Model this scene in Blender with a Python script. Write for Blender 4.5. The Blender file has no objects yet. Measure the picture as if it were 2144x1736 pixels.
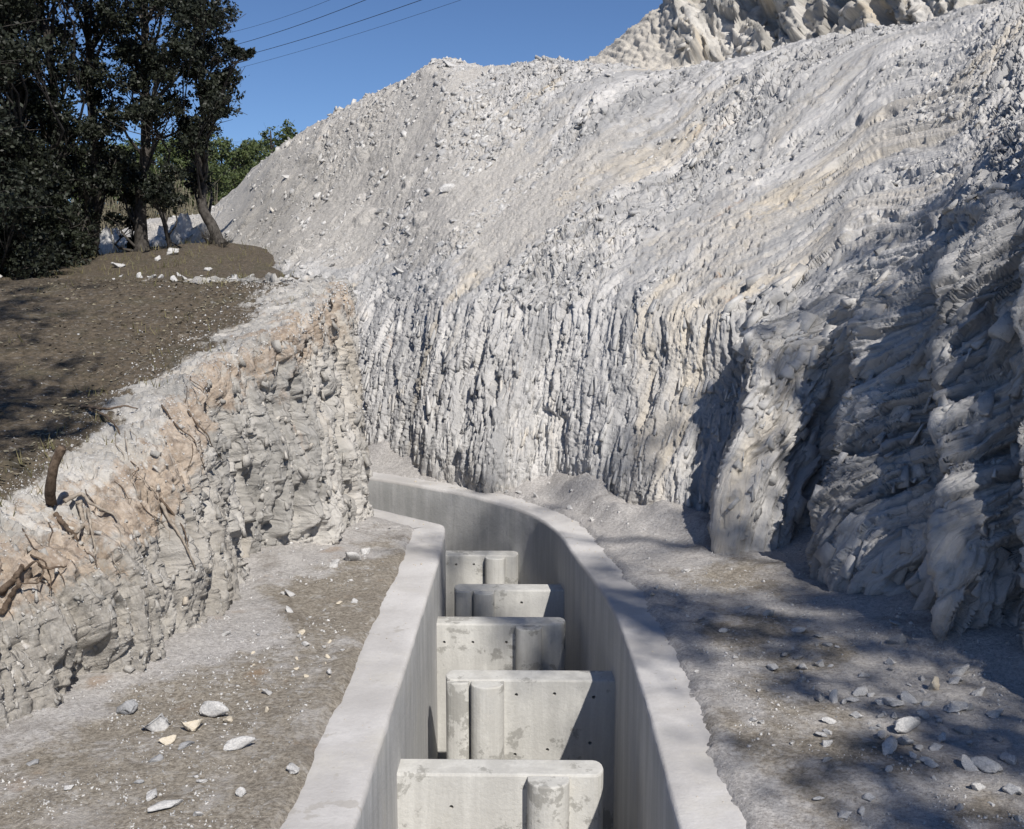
import bpy, bmesh, math, random
import numpy as np
from mathutils import Vector, Matrix
R = math.radians
random.seed(7); rng = np.random.default_rng(11)
SC = bpy.context.scene
COL = SC.collection

# ------------------------------------------------------------------ camera
FPX, CXP, CYP = 2200.0, 1072.0, 868.0            # focal length and centre, in pixels of a 2144 px wide view
YAW, PITCH, EYE = 0.0163, R(7.6), np.array([0.0, 0.0, 2.05])
fw = np.array([-math.sin(YAW)*math.cos(PITCH), math.cos(YAW)*math.cos(PITCH), -math.sin(PITCH)])
rt = np.array([math.cos(YAW), math.sin(YAW), 0.0]); up = np.cross(rt, fw)
cam = bpy.data.cameras.new('camera'); cam.sensor_width = 36; cam.lens = 36*FPX/2144.0
cam.clip_start = .05; cam.clip_end = 6000
camo = bpy.data.objects.new('camera', cam); COL.objects.link(camo)
camo.matrix_world = Matrix(((rt[0], up[0], -fw[0], EYE[0]), (rt[1], up[1], -fw[1], EYE[1]), (rt[2], up[2], -fw[2], EYE[2]), (0, 0, 0, 1)))
SC.camera = camo
def ray(x, y): return fw*FPX + rt*(x-CXP) - up*(y-CYP)
def pY(x, y, Y):
    d = ray(x, y); return EYE + d*(Y/d[1])
def pz(x, y, z):
    d = ray(x, y); return EYE + d*((z-EYE[2])/d[2])

# ------------------------------------------------------------------ light
SUN = np.array([.29, -.645, .71]); SUN /= np.linalg.norm(SUN)
w = bpy.data.worlds.new('World'); SC.world = w; w.use_nodes = True
nt = w.node_tree; bgn = nt.nodes['Background']; sk = nt.nodes.new('ShaderNodeTexSky')
sk.sky_type = 'NISHITA'; sk.sun_disc = False
sk.sun_elevation = math.asin(SUN[2]); sk.sun_rotation = math.atan2(SUN[0], SUN[1])
sk.altitude = 2600; sk.air_density = 1.0; sk.dust_density = .0; sk.ozone_density = 4.5
tn = nt.nodes.new('ShaderNodeMix'); tn.data_type = 'RGBA'; tn.blend_type = 'MULTIPLY'; tn.inputs[0].default_value = 1; tn.inputs[7].default_value = (.94, 1.03, 1.16, 1)
nt.links.new(sk.outputs[0], tn.inputs[6]); nt.links.new(tn.outputs[2], bgn.inputs[0]); bgn.inputs[1].default_value = .072
sl = bpy.data.lights.new('sun', 'SUN'); sl.energy = 4.6; sl.angle = R(.55); sl.color = (1, .955, .89)
so = bpy.data.objects.new('sun', sl); COL.objects.link(so)
so.rotation_euler = Vector(SUN.tolist()).to_track_quat('Z', 'Y').to_euler(); so.location = (0, -5, 30)
SC.view_settings.view_transform = 'Standard'; SC.view_settings.look = 'None'
SC.view_settings.exposure = .17; SC.view_settings.gamma = 1

# ------------------------------------------------------------------ noise (numpy)
def hsh(ix, iy, seed):
    h = (ix.astype(np.int64)*374761393 + iy.astype(np.int64)*668265263 + seed*974711) & 0xFFFFFFFF
    h = ((h ^ (h >> 13))*1274126177) & 0xFFFFFFFF
    h = ((h ^ (h >> 16))*2246822519) & 0xFFFFFFFF
    return ((h ^ (h >> 15)) & 0xFFFFFF)/float(0x1000000)
def perlin(x, y, seed=0):
    x = np.asarray(x, float); y = np.asarray(y, float)
    xi = np.floor(x); yi = np.floor(y); xf = x-xi; yf = y-yi
    u = xf*xf*xf*(xf*(xf*6-15)+10); v = yf*yf*yf*(yf*(yf*6-15)+10)
    def g(dx, dy):
        a = hsh(xi+dx, yi+dy, seed)*2*np.pi
        return np.cos(a)*(xf-dx)+np.sin(a)*(yf-dy)
    return ((g(0, 0)*(1-u)+g(1, 0)*u)*(1-v)+(g(0, 1)*(1-u)+g(1, 1)*u)*v)*1.5
def fbm(x, y, seed=0, o=4):
    s = 0; a = 1.0; n = 0
    for k in range(o):
        s = s+a*perlin(x*2**k+k*17.3, y*2**k-k*9.1, seed+k); n += a; a *= .5
    return s/n
def facet(x, y, seed=0, tilt=1.0):
    """broken rock: every irregular cell is a plane of its own height and tilt; returns height, distance to the joint"""
    x = np.asarray(x, float); y = np.asarray(y, float)
    xi = np.floor(x); yi = np.floor(y)
    b1 = np.full(x.shape, 9.); b2 = np.full(x.shape, 9.); h = np.zeros(x.shape)
    for dx in (-1, 0, 1):
        for dy in (-1, 0, 1):
            cx = xi+dx; cy = yi+dy
            qx = x-(cx+hsh(cx, cy, seed)); qy = y-(cy+hsh(cx, cy, seed+1))
            d = np.sqrt(qx*qx+qy*qy)
            hh = hsh(cx, cy, seed+2)*2-1+tilt*((hsh(cx, cy, seed+3)*2-1)*qx+(hsh(cx, cy, seed+4)*2-1)*qy)*2
            m = d < b1
            b2 = np.where(m, b1, np.minimum(b2, d)); h = np.where(m, hh, h); b1 = np.where(m, d, b1)
    return h, b2-b1
def chip(x, y, seed=0, k=1.15, tilt=1.3):
    """angular relief without steps: the highest of tilted pyramids, one in every cell"""
    x = np.asarray(x, float); y = np.asarray(y, float)
    xi = np.floor(x); yi = np.floor(y); b1 = np.full(x.shape, -9.)
    for dx in (-1, 0, 1):
        for dy in (-1, 0, 1):
            cx = xi+dx; cy = yi+dy; th = hsh(cx, cy, seed+5)*1.57
            qx = x-(cx+hsh(cx, cy, seed)); qy = y-(cy+hsh(cx, cy, seed+1)); co, si = np.cos(th), np.sin(th)
            rx = qx*co+qy*si; ry = qy*co-qx*si
            v = hsh(cx, cy, seed+2)*.6+tilt*((hsh(cx, cy, seed+3)-.5)*qx+(hsh(cx, cy, seed+4)-.5)*qy)-k*np.maximum(np.abs(rx), np.abs(ry)*.8)
            b1 = np.maximum(b1, v)
    return b1*1.25
def sst(a, b, x):
    t = np.clip((x-a)/(b-a), 0, 1); return t*t*(3-2*t)
def herm(xk, yk, x):
    """cubic through the knots, tangents limited"""
    xk = np.asarray(xk, float); yk = np.asarray(yk, float); x = np.asarray(x, float)
    sh = yk.shape[1:]; dx = np.diff(xk).reshape((-1,)+(1,)*len(sh)); d = np.diff(yk, axis=0)/dx
    m = np.zeros_like(yk); m[0] = d[0]; m[-1] = d[-1]
    a, b = d[:-1], d[1:]; m[1:-1] = np.where(a*b > 0, 2*a*b/np.where(np.abs(a+b) < 1e-9, 1, a+b), 0)
    i = np.clip(np.searchsorted(xk, x)-1, 0, len(xk)-2)
    hgt = (xk[i+1]-xk[i]); t = (x-xk[i])/hgt
    t = t.reshape(t.shape+(1,)*len(sh)); hgt = hgt.reshape(t.shape)
    return ((2*t**3-3*t**2+1)*yk[i]+(t**3-2*t**2+t)*hgt*m[i]+(-2*t**3+3*t**2)*yk[i+1]+(t**3-t**2)*hgt*m[i+1])

# ------------------------------------------------------------------ materials
def mat(name, rough=.9, spec=.3):
    m = bpy.data.materials.new(name); m.use_nodes = True
    n = m.node_tree; p = n.nodes['Principled BSDF']; p.inputs['Roughness'].default_value = rough
    p.inputs['Specular IOR Level'].default_value = spec
    return m, n, p
class NT:
    def __init__(s, n): s.n = n
    def node(s, t, **k):
        o = s.n.nodes.new(t)
        for a, b in k.items(): setattr(o, a, b)
        return o
    def link(s, a, b): s.n.links.new(a, b)
    def uv(s): return s.node('ShaderNodeUVMap').outputs[0]
    def obj(s): return s.node('ShaderNodeTexCoord').outputs['Object']
    def attr(s, name): return s.node('ShaderNodeAttribute', attribute_name=name).outputs['Fac']
    def map(s, v, sc, loc=(0, 0, 0)):
        o = s.node('ShaderNodeMapping'); o.inputs['Scale'].default_value = sc; o.inputs['Location'].default_value = loc
        s.link(v, o.inputs['Vector']); return o.outputs[0]
    def noise(s, v, scale, detail=4, rough=.6, dist=0):
        o = s.node('ShaderNodeTexNoise'); o.inputs['Scale'].default_value = scale; o.inputs['Detail'].default_value = detail
        o.inputs['Roughness'].default_value = rough; o.inputs['Distortion'].default_value = dist
        s.link(v, o.inputs['Vector']); return o.outputs['Fac']
    def vor(s, v, scale, feat='F1', out='Distance'):
        o = s.node('ShaderNodeTexVoronoi', feature=feat); o.inputs['Scale'].default_value = scale
        s.link(v, o.inputs['Vector']); return o.outputs[out]
    def ramp(s, f, a, b, lo=0., hi=1.):
        o = s.node('ShaderNodeMapRange', interpolation_type='SMOOTHSTEP')
        for i, v in zip((1, 2, 3, 4), (a, b, lo, hi)): o.inputs[i].default_value = v
        s.link(f, o.inputs[0]); return o.outputs[0]
    def math(s, op, a, b=0.):
        o = s.node('ShaderNodeMath', operation=op)
        for i, v in enumerate((a, b)):
            if isinstance(v, (int, float)): o.inputs[i].default_value = v
            else: s.link(v, o.inputs[i])
        return o.outputs[0]
    def mix(s, f, a, b, blend='MIX'):
        o = s.node('ShaderNodeMix', data_type='RGBA', blend_type=blend)
        for k, v in ((0, f), (6, a), (7, b)):
            if isinstance(v, (int, float)): o.inputs[k].default_value = v
            elif isinstance(v, tuple): o.inputs[k].default_value = v+(1,)
            else: s.link(v, o.inputs[k])
        return o.outputs[2]
    def bump(s, h, p, strength=.5, dist=.02):
        o = s.node('ShaderNodeBump'); o.inputs['Strength'].default_value = strength; o.inputs['Distance'].default_value = dist
        s.link(h, o.inputs['Height']); s.link(o.outputs[0], p.inputs['Normal'])

def rock_material(name, white, grey, cream, rust, d0=(.28, .262, .235), d1=(.52, .495, .455)):
    m, n, p = mat(name, .85, .35); t = NT(n); uv = t.uv(); ob = t.obj()
    streak = t.noise(t.map(uv, (2.3, .55, 1)), 1.0, 6, .62, .4)
    fine = t.noise(t.map(uv, (9., 3.2, 1)), 1.0, 7, .7, .3)
    patch = t.noise(ob, .55, 4, .55, .5)
    c = t.mix(t.ramp(streak, .38, .66), grey, white)
    c = t.mix(t.ramp(fine, .50, .70, 0, .5), c, tuple(x*.62 for x in grey))
    c = t.mix(t.ramp(patch, .52, .72, 0, .3), c, white)
    veins = t.noise(t.map(uv, (1.1, .22, 1), (3, 7, 0)), 1.0, 5, .6, .8)
    c = t.mix(t.math('MULTIPLY', t.ramp(veins, .53, .68), t.attr('ochre')), c, cream)
    rus = t.noise(t.map(uv, (3.1, 1.2, 1), (13, 2, 0)), 1.0, 5, .65, .5)
    c = t.mix(t.math('MULTIPLY', t.ramp(rus, .64, .74, 0, .8), t.attr('ochre')), c, rust)
    dy = t.math('ADD', t.attr('dirty'), t.math('MULTIPLY', t.math('SUBTRACT', t.noise(ob, 6.5, 7, .75), .5), 1.3))
    c = t.mix(t.ramp(dy, .42, .85, 0, .8), c, t.mix(t.ramp(t.noise(ob, 26, 5, .75), .3, .7), (.19, .17, .145), (.42, .39, .345)))
    # soil and dust lying on the rock
    sn = t.math('ADD', t.attr('soil'), t.math('MULTIPLY', t.math('SUBTRACT', t.noise(ob, 5.5, 6, .75), .5), 2.6))
    soilc = t.mix(t.ramp(t.noise(ob, 14, 5, .7), .3, .7), (.25, .185, .135), (.53, .44, .35))
    c = t.mix(t.ramp(sn, .45, .85, 0, .9), c, soilc)
    dn = t.math('ADD', t.attr('dust'), t.math('MULTIPLY', t.math('SUBTRACT', t.noise(ob, 7.5, 6, .75), .5), 1.8))
    dustc = t.mix(t.ramp(t.noise(ob, 40, 4, .7), .3, .7), d0, d1)
    c = t.mix(t.ramp(dn, .40, .70), c, dustc)
    en = t.math('ADD', t.attr('earth'), t.math('MULTIPLY', t.math('SUBTRACT', t.noise(ob, 4.5, 8, .78), .5), 1.7))
    ec = t.mix(t.ramp(t.noise(ob, 19, 6, .8), .3, .7), (.045, .036, .024), (.15, .118, .082))
    ec = t.mix(t.ramp(t.noise(ob, 55, 4, .7), .68, .76, 0, .4), ec, (.36, .33, .28))
    ec = t.mix(t.ramp(t.noise(ob, 2.1, 4, .6), .5, .7, 0, .25), ec, (.075, .078, .04))
    c = t.mix(t.ramp(en, .40, .62), c, ec)
    tone = t.noise(t.map(uv, (38, 15, 1), (5, 1, 0)), 1.0, 4, .8)
    c = t.mix(t.ramp(tone, .53, .70, 0, .5), c, (.20, .195, .19))
    c = t.mix(t.ramp(tone, .44, .30, 0, .35), c, (.72, .70, .67))
    t.link(c, p.inputs['Base Color'])
    spk = t.noise(ob, 70, 3, .8)
    h = t.math('ADD', t.noise(t.map(uv, (22, 9, 1)), 1.0, 8, .8), t.math('MULTIPLY', spk, .6))
    vc = t.node('ShaderNodeSeparateColor'); t.link(t.vor(t.map(uv, (30, 14, 1)), 1.0, 'F1', 'Color'), vc.inputs[0])
    h = t.math('ADD', h, t.math('MULTIPLY', vc.outputs[0], .7))
    wv = t.node('ShaderNodeVectorMath', operation='ADD'); t.link(uv, wv.inputs[0])
    wn = t.node('ShaderNodeTexNoise'); wn.inputs['Scale'].default_value = 3.5; wn.inputs['Detail'].default_value = 4; t.link(uv, wn.inputs['Vector'])
    ws = t.node('ShaderNodeVectorMath', operation='SCALE'); ws.inputs['Scale'].default_value = .22; t.link(wn.outputs['Color'], ws.inputs[0]); t.link(ws.outputs[0], wv.inputs[1])
    for sc_, wt in (((5.5, 2.2, 1), .8), ((13, 6, 1), .5)):
        ck = t.ramp(t.vor(t.map(wv.outputs[0], sc_), 1.0, 'DISTANCE_TO_EDGE', 'Distance'), 0., .07, 0, 1); h = t.math('ADD', h, t.math('MULTIPLY', t.math('MULTIPLY', ck, t.attr('rough')), wt))
    t.bump(h, p, .75, .024)
    return m
M = {}
M['rock'] = rock_material('pale_marble_rock', (.63, .61, .585), (.37, .365, .36), (.62, .54, .42), (.50, .33, .2), (.38, .36, .33), (.57, .54, .50))
M['bankrock'] = rock_material('grey_bank_rock', (.60, .57, .525), (.36, .345, .32), (.58, .49, .37), (.44, .26, .14), (.20, .18, .155), (.42, .385, .335))
M['upperrock'] = rock_material('warm_upper_rock', (.64, .61, .56), (.36, .34, .305), (.64, .54, .40), (.42, .30, .19), (.44, .405, .35), (.62, .575, .51))

def ground_material():
    m, n, p = mat('stony_dirt', .95, .2); t = NT(n); ob = t.obj()
    big = t.noise(ob, 1.1, 5, .6, .4); mid = t.noise(ob, 6, 6, .7); fine = t.noise(ob, 45, 5, .75)
    dirt = t.mix(t.ramp(fine, .3, .7), (.165, .142, .112), (.41, .367, .305))
    grey = t.mix(t.ramp(fine, .3, .7), (.33, .31, .295), (.58, .555, .53))
    g = t.math('ADD', t.attr('dust'), t.math('MULTIPLY', t.math('SUBTRACT', big, .5), 2.2))
    g = t.math('ADD', g, t.math('MULTIPLY', t.math('SUBTRACT', mid, .5), .8))
    c = t.mix(t.ramp(g, .38, .75), dirt, grey)
    c = t.mix(t.ramp(t.noise(ob, 130, 3, .7), .52, .70, 0, .5), c, (.07, .06, .05))
    chips = t.vor(ob, 38, 'F1', 'Color')
    sep = t.node('ShaderNodeSeparateColor'); t.link(chips, sep.inputs[0])
    cm = t.math('MULTIPLY', t.ramp(sep.outputs[0], .70, .86), t.ramp(mid, .42, .62))
    c = t.mix(t.math('MULTIPLY', cm, .5), c, (.52, .50, .47))
    c = t.mix(t.ramp(t.noise(ob, 1.9, 5, .65, .6), .52, .70, 0, .45), c, (.12, .10, .08))
    c = t.mix(t.ramp(t.noise(t.map(ob, (1, 1, 1), (7, 3, 1)), 1.5, 7, .7, .8), .56, .70, 0, .6), c, (.50, .475, .45))
    c = t.mix(t.math('MULTIPLY', t.ramp(t.noise(ob, 2.6, 4, .6), .60, .76, 0, .6), t.attr('rusty')), c, (.33, .215, .125))
    c = t.mix(t.attr('earth'), c, t.mix(mid, (.06, .05, .033), (.15, .12, .08)))
    t.link(c, p.inputs['Base Color'])
    t.bump(t.math('ADD', fine, t.math('MULTIPLY', sep.outputs[1], .5)), p, .8, .02)
    return m
M['ground'] = ground_material()

def concrete(name, base, dark, wet, stain, vertical=True):
    m, n, p = mat(name, .82, .3); t = NT(n); ob = t.obj()
    oi = t.node('ShaderNodeObjectInfo'); va = t.node('ShaderNodeVectorMath', operation='ADD'); t.link(ob, va.inputs[0]); t.link(t.math('MULTIPLY', oi.outputs['Random'], 37.), va.inputs[1]); ob = va.outputs[0]
    v = t.map(ob, (5.5, 5.5, .55)) if vertical else t.map(ob, (1, 1, 1))
    st = t.noise(v, 1.6, 6, .65, .3); cl = t.noise(ob, 3.2, 6, .65, .3); fi = t.noise(ob, 55, 4, .7)
    c = t.mix(t.ramp(st, .36, .66), dark, base)
    c = t.mix(t.ramp(fi, .3, .7, 0, .22), c, tuple(x*.6 for x in base))
    blot = t.math('ADD', t.math('MULTIPLY', cl, .75), t.math('MULTIPLY', t.noise(ob, 11, 5, .7), .25))
    c = t.mix(t.ramp(blot, stain, stain+.03, 0, .7), c, wet)
    c = t.mix(t.ramp(t.noise(ob, 1.7, 5, .7), .52, .72, 0, .35), c, (.55, .52, .45))
    t.link(c, p.inputs['Base Color'])
    t.bump(t.math('ADD', t.math('MULTIPLY', fi, .4), t.noise(ob, 14, 6, .7)), p, .4, .012)
    return m
M['wall'] = concrete('cast_concrete', (.52, .515, .505), (.41, .41, .40), (.22, .22, .215), .66)
M['coping'] = concrete('dusty_coping_concrete', (.62, .60, .58), (.47, .45, .43), (.40, .375, .34), .60, False)
M['baffle'] = concrete('precast_concrete', (.62, .61, .575), (.50, .49, .46), (.27, .262, .24), .55)
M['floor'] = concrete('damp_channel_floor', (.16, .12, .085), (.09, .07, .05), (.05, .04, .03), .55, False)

def plain(name, c1, c2, scale, rough=.9, bump=.4, bd=.01):
    m, n, p = mat(name, rough, .25); t = NT(n); ob = t.obj()
    f = t.noise(ob, scale, 6, .7)
    t.link(t.mix(t.ramp(f, .3, .7), c1, c2), p.inputs['Base Color']); t.bump(f, p, bump, bd)
    return m
M['stone'] = plain('broken_white_stone', (.36, .355, .35), (.63, .615, .59), 7)
M['stonecream'] = plain('cream_stone', (.50, .43, .32), (.66, .60, .50), 8)
M['stonegrey'] = plain('grey_stone', (.22, .22, .225), (.40, .40, .40), 9)
M['root'] = plain('dead_root_bark', (.055, .038, .026), (.17, .125, .09), 30)
M['rootpale'] = plain('pale_dry_root', (.20, .165, .13), (.40, .35, .29), 30)
M['bark'] = plain('oak_bark', (.025, .022, .019), (.10, .09, .08), 12)
M['cable'] = plain('dark_cable', (.03, .03, .035), (.05, .05, .055), 5)
M['pole'] = plain('weathered_pole', (.12, .10, .08), (.22, .19, .16), 9)
def leaf_material(name, a, b):
    m, n, p = mat(name, .55, .35); t = NT(n)
    f = t.noise(t.obj(), 3.0, 3, .6)
    hv = t.noise(t.obj(), 23.0, 2, .6)
    c = t.mix(t.ramp(f, .35, .65), a, b)
    c = t.mix(t.ramp(hv, .55, .75, 0, .4), c, tuple(x*1.7 for x in b))
    t.link(c, p.inputs['Base Color']); return m
M['leaf'] = leaf_material('holm_oak_leaf', (.009, .012, .007), (.026, .031, .018))
M['pine'] = leaf_material('pine_needle', (.045, .065, .022), (.085, .105, .035))
M['twig'] = plain('pale_twig', (.17, .145, .10), (.30, .27, .19), 6)
M['drygrass'] = plain('dry_grass', (.09, .09, .04), (.22, .19, .10), 6)

# ------------------------------------------------------------------ mesh helpers
def link(o, parent=None, label=None, cat=None, group=None, kind=None):
    COL.objects.link(o)
    if parent is not None: o.parent = parent
    for k, v in (('label', label), ('category', cat), ('group', group), ('kind', kind)):
        if v: o[k] = v
    return o
def mesh_np(name, V, F, m, smooth=False):
    """V (n,3), F (k, 3 or 4)"""
    me = bpy.data.meshes.new(name); V = np.asarray(V, np.float32); F = np.asarray(F, np.int32)
    me.vertices.add(len(V)); me.vertices.foreach_set('co', V.ravel())
    k = F.shape[1]; me.loops.add(F.size); me.loops.foreach_set('vertex_index', F.ravel())
    me.polygons.add(len(F)); me.polygons.foreach_set('loop_start', np.arange(0, F.size, k, dtype=np.int32))
    me.update(calc_edges=True); me.validate()
    if smooth: me.polygons.foreach_set('use_smooth', np.ones(len(F), bool))
    if m: me.materials.append(m)
    return me
def grid_faces(nv, nu):
    i = np.arange(nv*nu).reshape(nv, nu)
    return np.stack([i[:-1, :-1], i[:-1, 1:], i[1:, 1:], i[1:, :-1]], -1).reshape(-1, 4)
def grid_obj(name, P, m, uv=None, attrs={}, smooth=False, flip=False, **kw):
    nv, nu = P.shape[:2]; F = grid_faces(nv, nu)
    if flip: F = F[:, ::-1]
    me = mesh_np(name, P.reshape(-1, 3), F, m, smooth)
    if uv is not None:
        l = me.uv_layers.new(name='UVMap'); idx = np.zeros(len(me.loops), np.int32); me.loops.foreach_get('vertex_index', idx)
        l.data.foreach_set('uv', uv.reshape(-1, 2).astype(np.float32)[idx].ravel())
    for k, v in attrs.items():
        a = me.attributes.new(k, 'FLOAT', 'POINT'); a.data.foreach_set('value', np.ascontiguousarray(v, np.float32).ravel())
    return link(bpy.data.objects.new(name, me), **kw)
def normals(P):
    du = np.gradient(P, axis=1); dv = np.gradient(P, axis=0)
    n = np.cross(du, dv); return n/np.maximum(np.linalg.norm(n, axis=-1, keepdims=True), 1e-9)
def arc(P, axis):
    d = np.linalg.norm(np.diff(P, axis=axis), axis=-1)
    z = np.zeros_like(P[..., 0])
    if axis == 0: z[1:] = np.cumsum(d, 0)
    else: z[:, 1:] = np.cumsum(d, 1)
    return z
def knot_arc(P, rows, i0):
    """length along each row, taken on a few rows and blended between them; constant above the last"""
    SA = arc(P, 1)[rows]; SA = SA-SA[:, i0:i0+1]; r = np.arange(P.shape[0], dtype=float)
    k = np.clip(np.searchsorted(rows, r)-1, 0, len(rows)-2); t = np.clip((r-np.array(rows)[k])/np.diff(rows)[k], 0, 1)[:, None]
    return SA[k]*(1-t)+SA[k+1]*t
def tube_np(pts, rad, sides=6, close=True):
    pts = np.asarray(pts, float); n = len(pts); rad = np.broadcast_to(rad, (n,))
    T = np.gradient(pts, axis=0); T /= np.maximum(np.linalg.norm(T, axis=1, keepdims=True), 1e-9)
    ref = np.array([.31, .17, .93]) if abs(T[0] @ np.array([.31, .17, .93])) < .9 else np.array([1., 0, 0])
    A = np.cross(T, ref); A /= np.linalg.norm(A, axis=1, keepdims=True); B = np.cross(T, A)
    th = np.linspace(0, 2*np.pi, sides, endpoint=False)
    V = (pts[:, None]+rad[:, None, None]*(np.cos(th)[None, :, None]*A[:, None]+np.sin(th)[None, :, None]*B[:, None])).reshape(-1, 3)
    F = [(i*sides+j, i*sides+(j+1) % sides, (i+1)*sides+(j+1) % sides, (i+1)*sides+j) for i in range(n-1) for j in range(sides)]
    if close:
        c0 = len(V); V = np.vstack([V, pts[:1]-T[:1]*rad[0]*.3, pts[-1:]+T[-1:]*rad[-1]*.3])
        F += [(c0, (j+1) % sides, j, c0) for j in range(0)]
        F += [(j, c0, c0, (j+1) % sides) for j in range(0)]
    return V, F
class Bag:
    def __init__(s): s.V = []; s.F = []; s.n = 0
    def add(s, V, F):
        s.V.append(np.asarray(V, float)); s.F.append(np.asarray(F, int)+s.n); s.n += len(V)
    def mesh(s, name, m, smooth=False): return mesh_np(name, np.vstack(s.V), np.vstack(s.F), m, smooth)

# ------------------------------------------------------------------ channel plan
def resample(pts, step=.06):
    pts = np.asarray(pts, float); n = len(pts); out = []
    for i in range(n-1):
        p0 = pts[max(i-1, 0)]; p1 = pts[i]; p2 = pts[i+1]; p3 = pts[min(i+2, n-1)]
        k = max(2, int(np.linalg.norm(p2-p1)/step)); a0 = np.linalg.norm(p1-p0)+1e-6; a1 = np.linalg.norm(p2-p1); a2 = np.linalg.norm(p3-p2)+1e-6
        m1 = ((p2-p0)/(a0+a1))*a1; m2 = ((p3-p1)/(a1+a2))*a1
        for t in np.linspace(0, 1, k, endpoint=False):
            out.append((2*t**3-3*t**2+1)*p1+(t**3-2*t**2+t)*m1+(-2*t**3+3*t**2)*p2+(t**3-t**2)*m2)
    out.append(pts[-1]); return np.array(out)
LW = resample([(-.65, -3), (-.65, 2), (-.65, 5), (-.65, 7.4), (-.66, 7.9), (-.675, 8.30), (-.69, 8.42), (-.73, 8.50), (-.82, 8.58), (-1.34, 9.06), (-2.4, 9.95), (-4.4, 11.2), (-7, 12.2)])
RW = resample([(.56, -3), (.56, 2), (.565, 4.2), (.565, 5.0), (.54, 5.9), (.495, 6.5), (.345, 7.5), (.205, 8.35), (-.03, 8.98), (-.48, 9.58), (-.96, 10.01), (-1.58, 10.48), (-2.7, 11.3), (-4.9, 12.5), (-7, 13.4)])
def sdist(px, py, pl):
    """signed distance to polyline, positive on the left of its direction"""
    best = np.full(px.shape, 1e9); sg = np.zeros(px.shape)
    for (ax, ay), (bx, by) in zip(pl[:-1:3], list(pl[3::3])+[pl[-1]]):
        dx, dy = bx-ax, by-ay; L = dx*dx+dy*dy
        if L < 1e-9: continue
        t = np.clip(((px-ax)*dx+(py-ay)*dy)/L, 0, 1); qx = px-ax-t*dx; qy = py-ay-t*dy
        d = qx*qx+qy*qy; m = d < best; best = np.where(m, d, best); sg = np.where(m, np.sign(dx*qy-dy*qx), sg)
    return np.sqrt(best)*sg

# base line of the cliff beyond the channel, from the photograph
CB = [(300, 920, 15.2), (400, 930, 14.7), (480, 932, 14.3), (560, 935, 13.9), (640, 938, 13.4), (775, 945, None), (850, 965, None), (920, 985, None), (1030, 1008, None), (1160, 1010, None),
      (1250, 1045, None), (1340, 1075, None), (1440, 1100, None), (1545, 1122, None), (1640, 1118, None), (1700, 1108, None), (1780, 1170, None), (1870, 1240, None), (1950, 1275, None), (2040, 1315, None), (2144, 1345, None), (2320, 1420, None), (2560, 1560, None), (2900, 1800, None)]
CBW = [pz(x, y, .10) if Y is None else pY(x, y, Y) for x, y, Y in CB]
CPL = resample([p[:2] for p in CBW], .15)
LB = [  # x,y of base ; mid ; shoulder ; crest ; top    (world metres)
 ((-4.2, -1.5, -.1), (-4.4, -1.5, .05), (-4.6, -1.5, .12), (-4.9, -1.5, .2), (-9.5, -1.5, .45)),
 ((-3.1, 1.6, -.05), (-3.3, 1.6, .25), (-3.55, 1.6, .42), (-3.8, 1.6, .52), (-9, 1.6, .8)),
 ((-2.75, 3.4, 0), (-2.95, 3.4, .35), (-3.15, 3.4, .56), (-3.4, 3.4, .68), (-9, 3.4, .95)),
 ((-2.3, 4.6, 0), (-2.48, 4.65, .5), (-2.72, 4.7, .73), (-2.98, 4.8, .86), (-9, 4.6, 1.1)),
 ((-1.93, 5.3, 0), (-2.14, 5.35, .62), (-2.5, 5.45, .88), (-2.86, 5.5, .99), (-9, 5.5, 1.2)),
 ((-1.80, 6.1, 0), (-1.95, 6.1, .88), (-2.26, 6.15, 1.14), (-2.98, 6.3, 1.13), (-9, 6.3, 1.3)),
 ((-1.95, 7.0, 0), (-2.03, 7.0, 1.05), (-2.22, 7.1, 1.40), (-3.15, 7.3, 1.27), (-9, 7.3, 1.42)),
 ((-1.50, 7.9, 0), (-1.58, 7.9, 1.28), (-1.74, 7.95, 1.74), (-3.1, 8.2, 1.5), (-9, 8.2, 1.55)),
 ((-1.42, 8.6, 0), (-1.49, 8.6, 1.42), (-1.58, 8.62, 1.92), (-2.9, 8.9, 1.72), (-9, 8.9, 1.65)),
 ((-1.47, 9.12, 0), (-1.53, 9.12, 1.45), (-1.60, 9.1, 1.99), (-2.9, 9.6, 1.92), (-9, 9.7, 1.78)),
 ((-2.05, 9.62, 0), (-2.1, 9.55, 1.40), (-2.15, 9.5, 2.0), (-3.1, 10.0, 1.97), (-9, 10.4, 1.86)),
 ((-4.3, 10.75, 0), (-4.3, 10.65, 1.40), (-4.3, 10.55, 1.92), (-4.6, 10.5, 1.98), (-9, 11.0, 1.9)),
 ((-7.3, 11.9, 0), (-7.3, 11.8, 1.40), (-7.3, 11.7, 1.85), (-7.6, 11.5, 1.92), (-9.6, 11.6, 1.9)),
]
LPL = resample([k[0][:2] for k in LB], .15)

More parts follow.
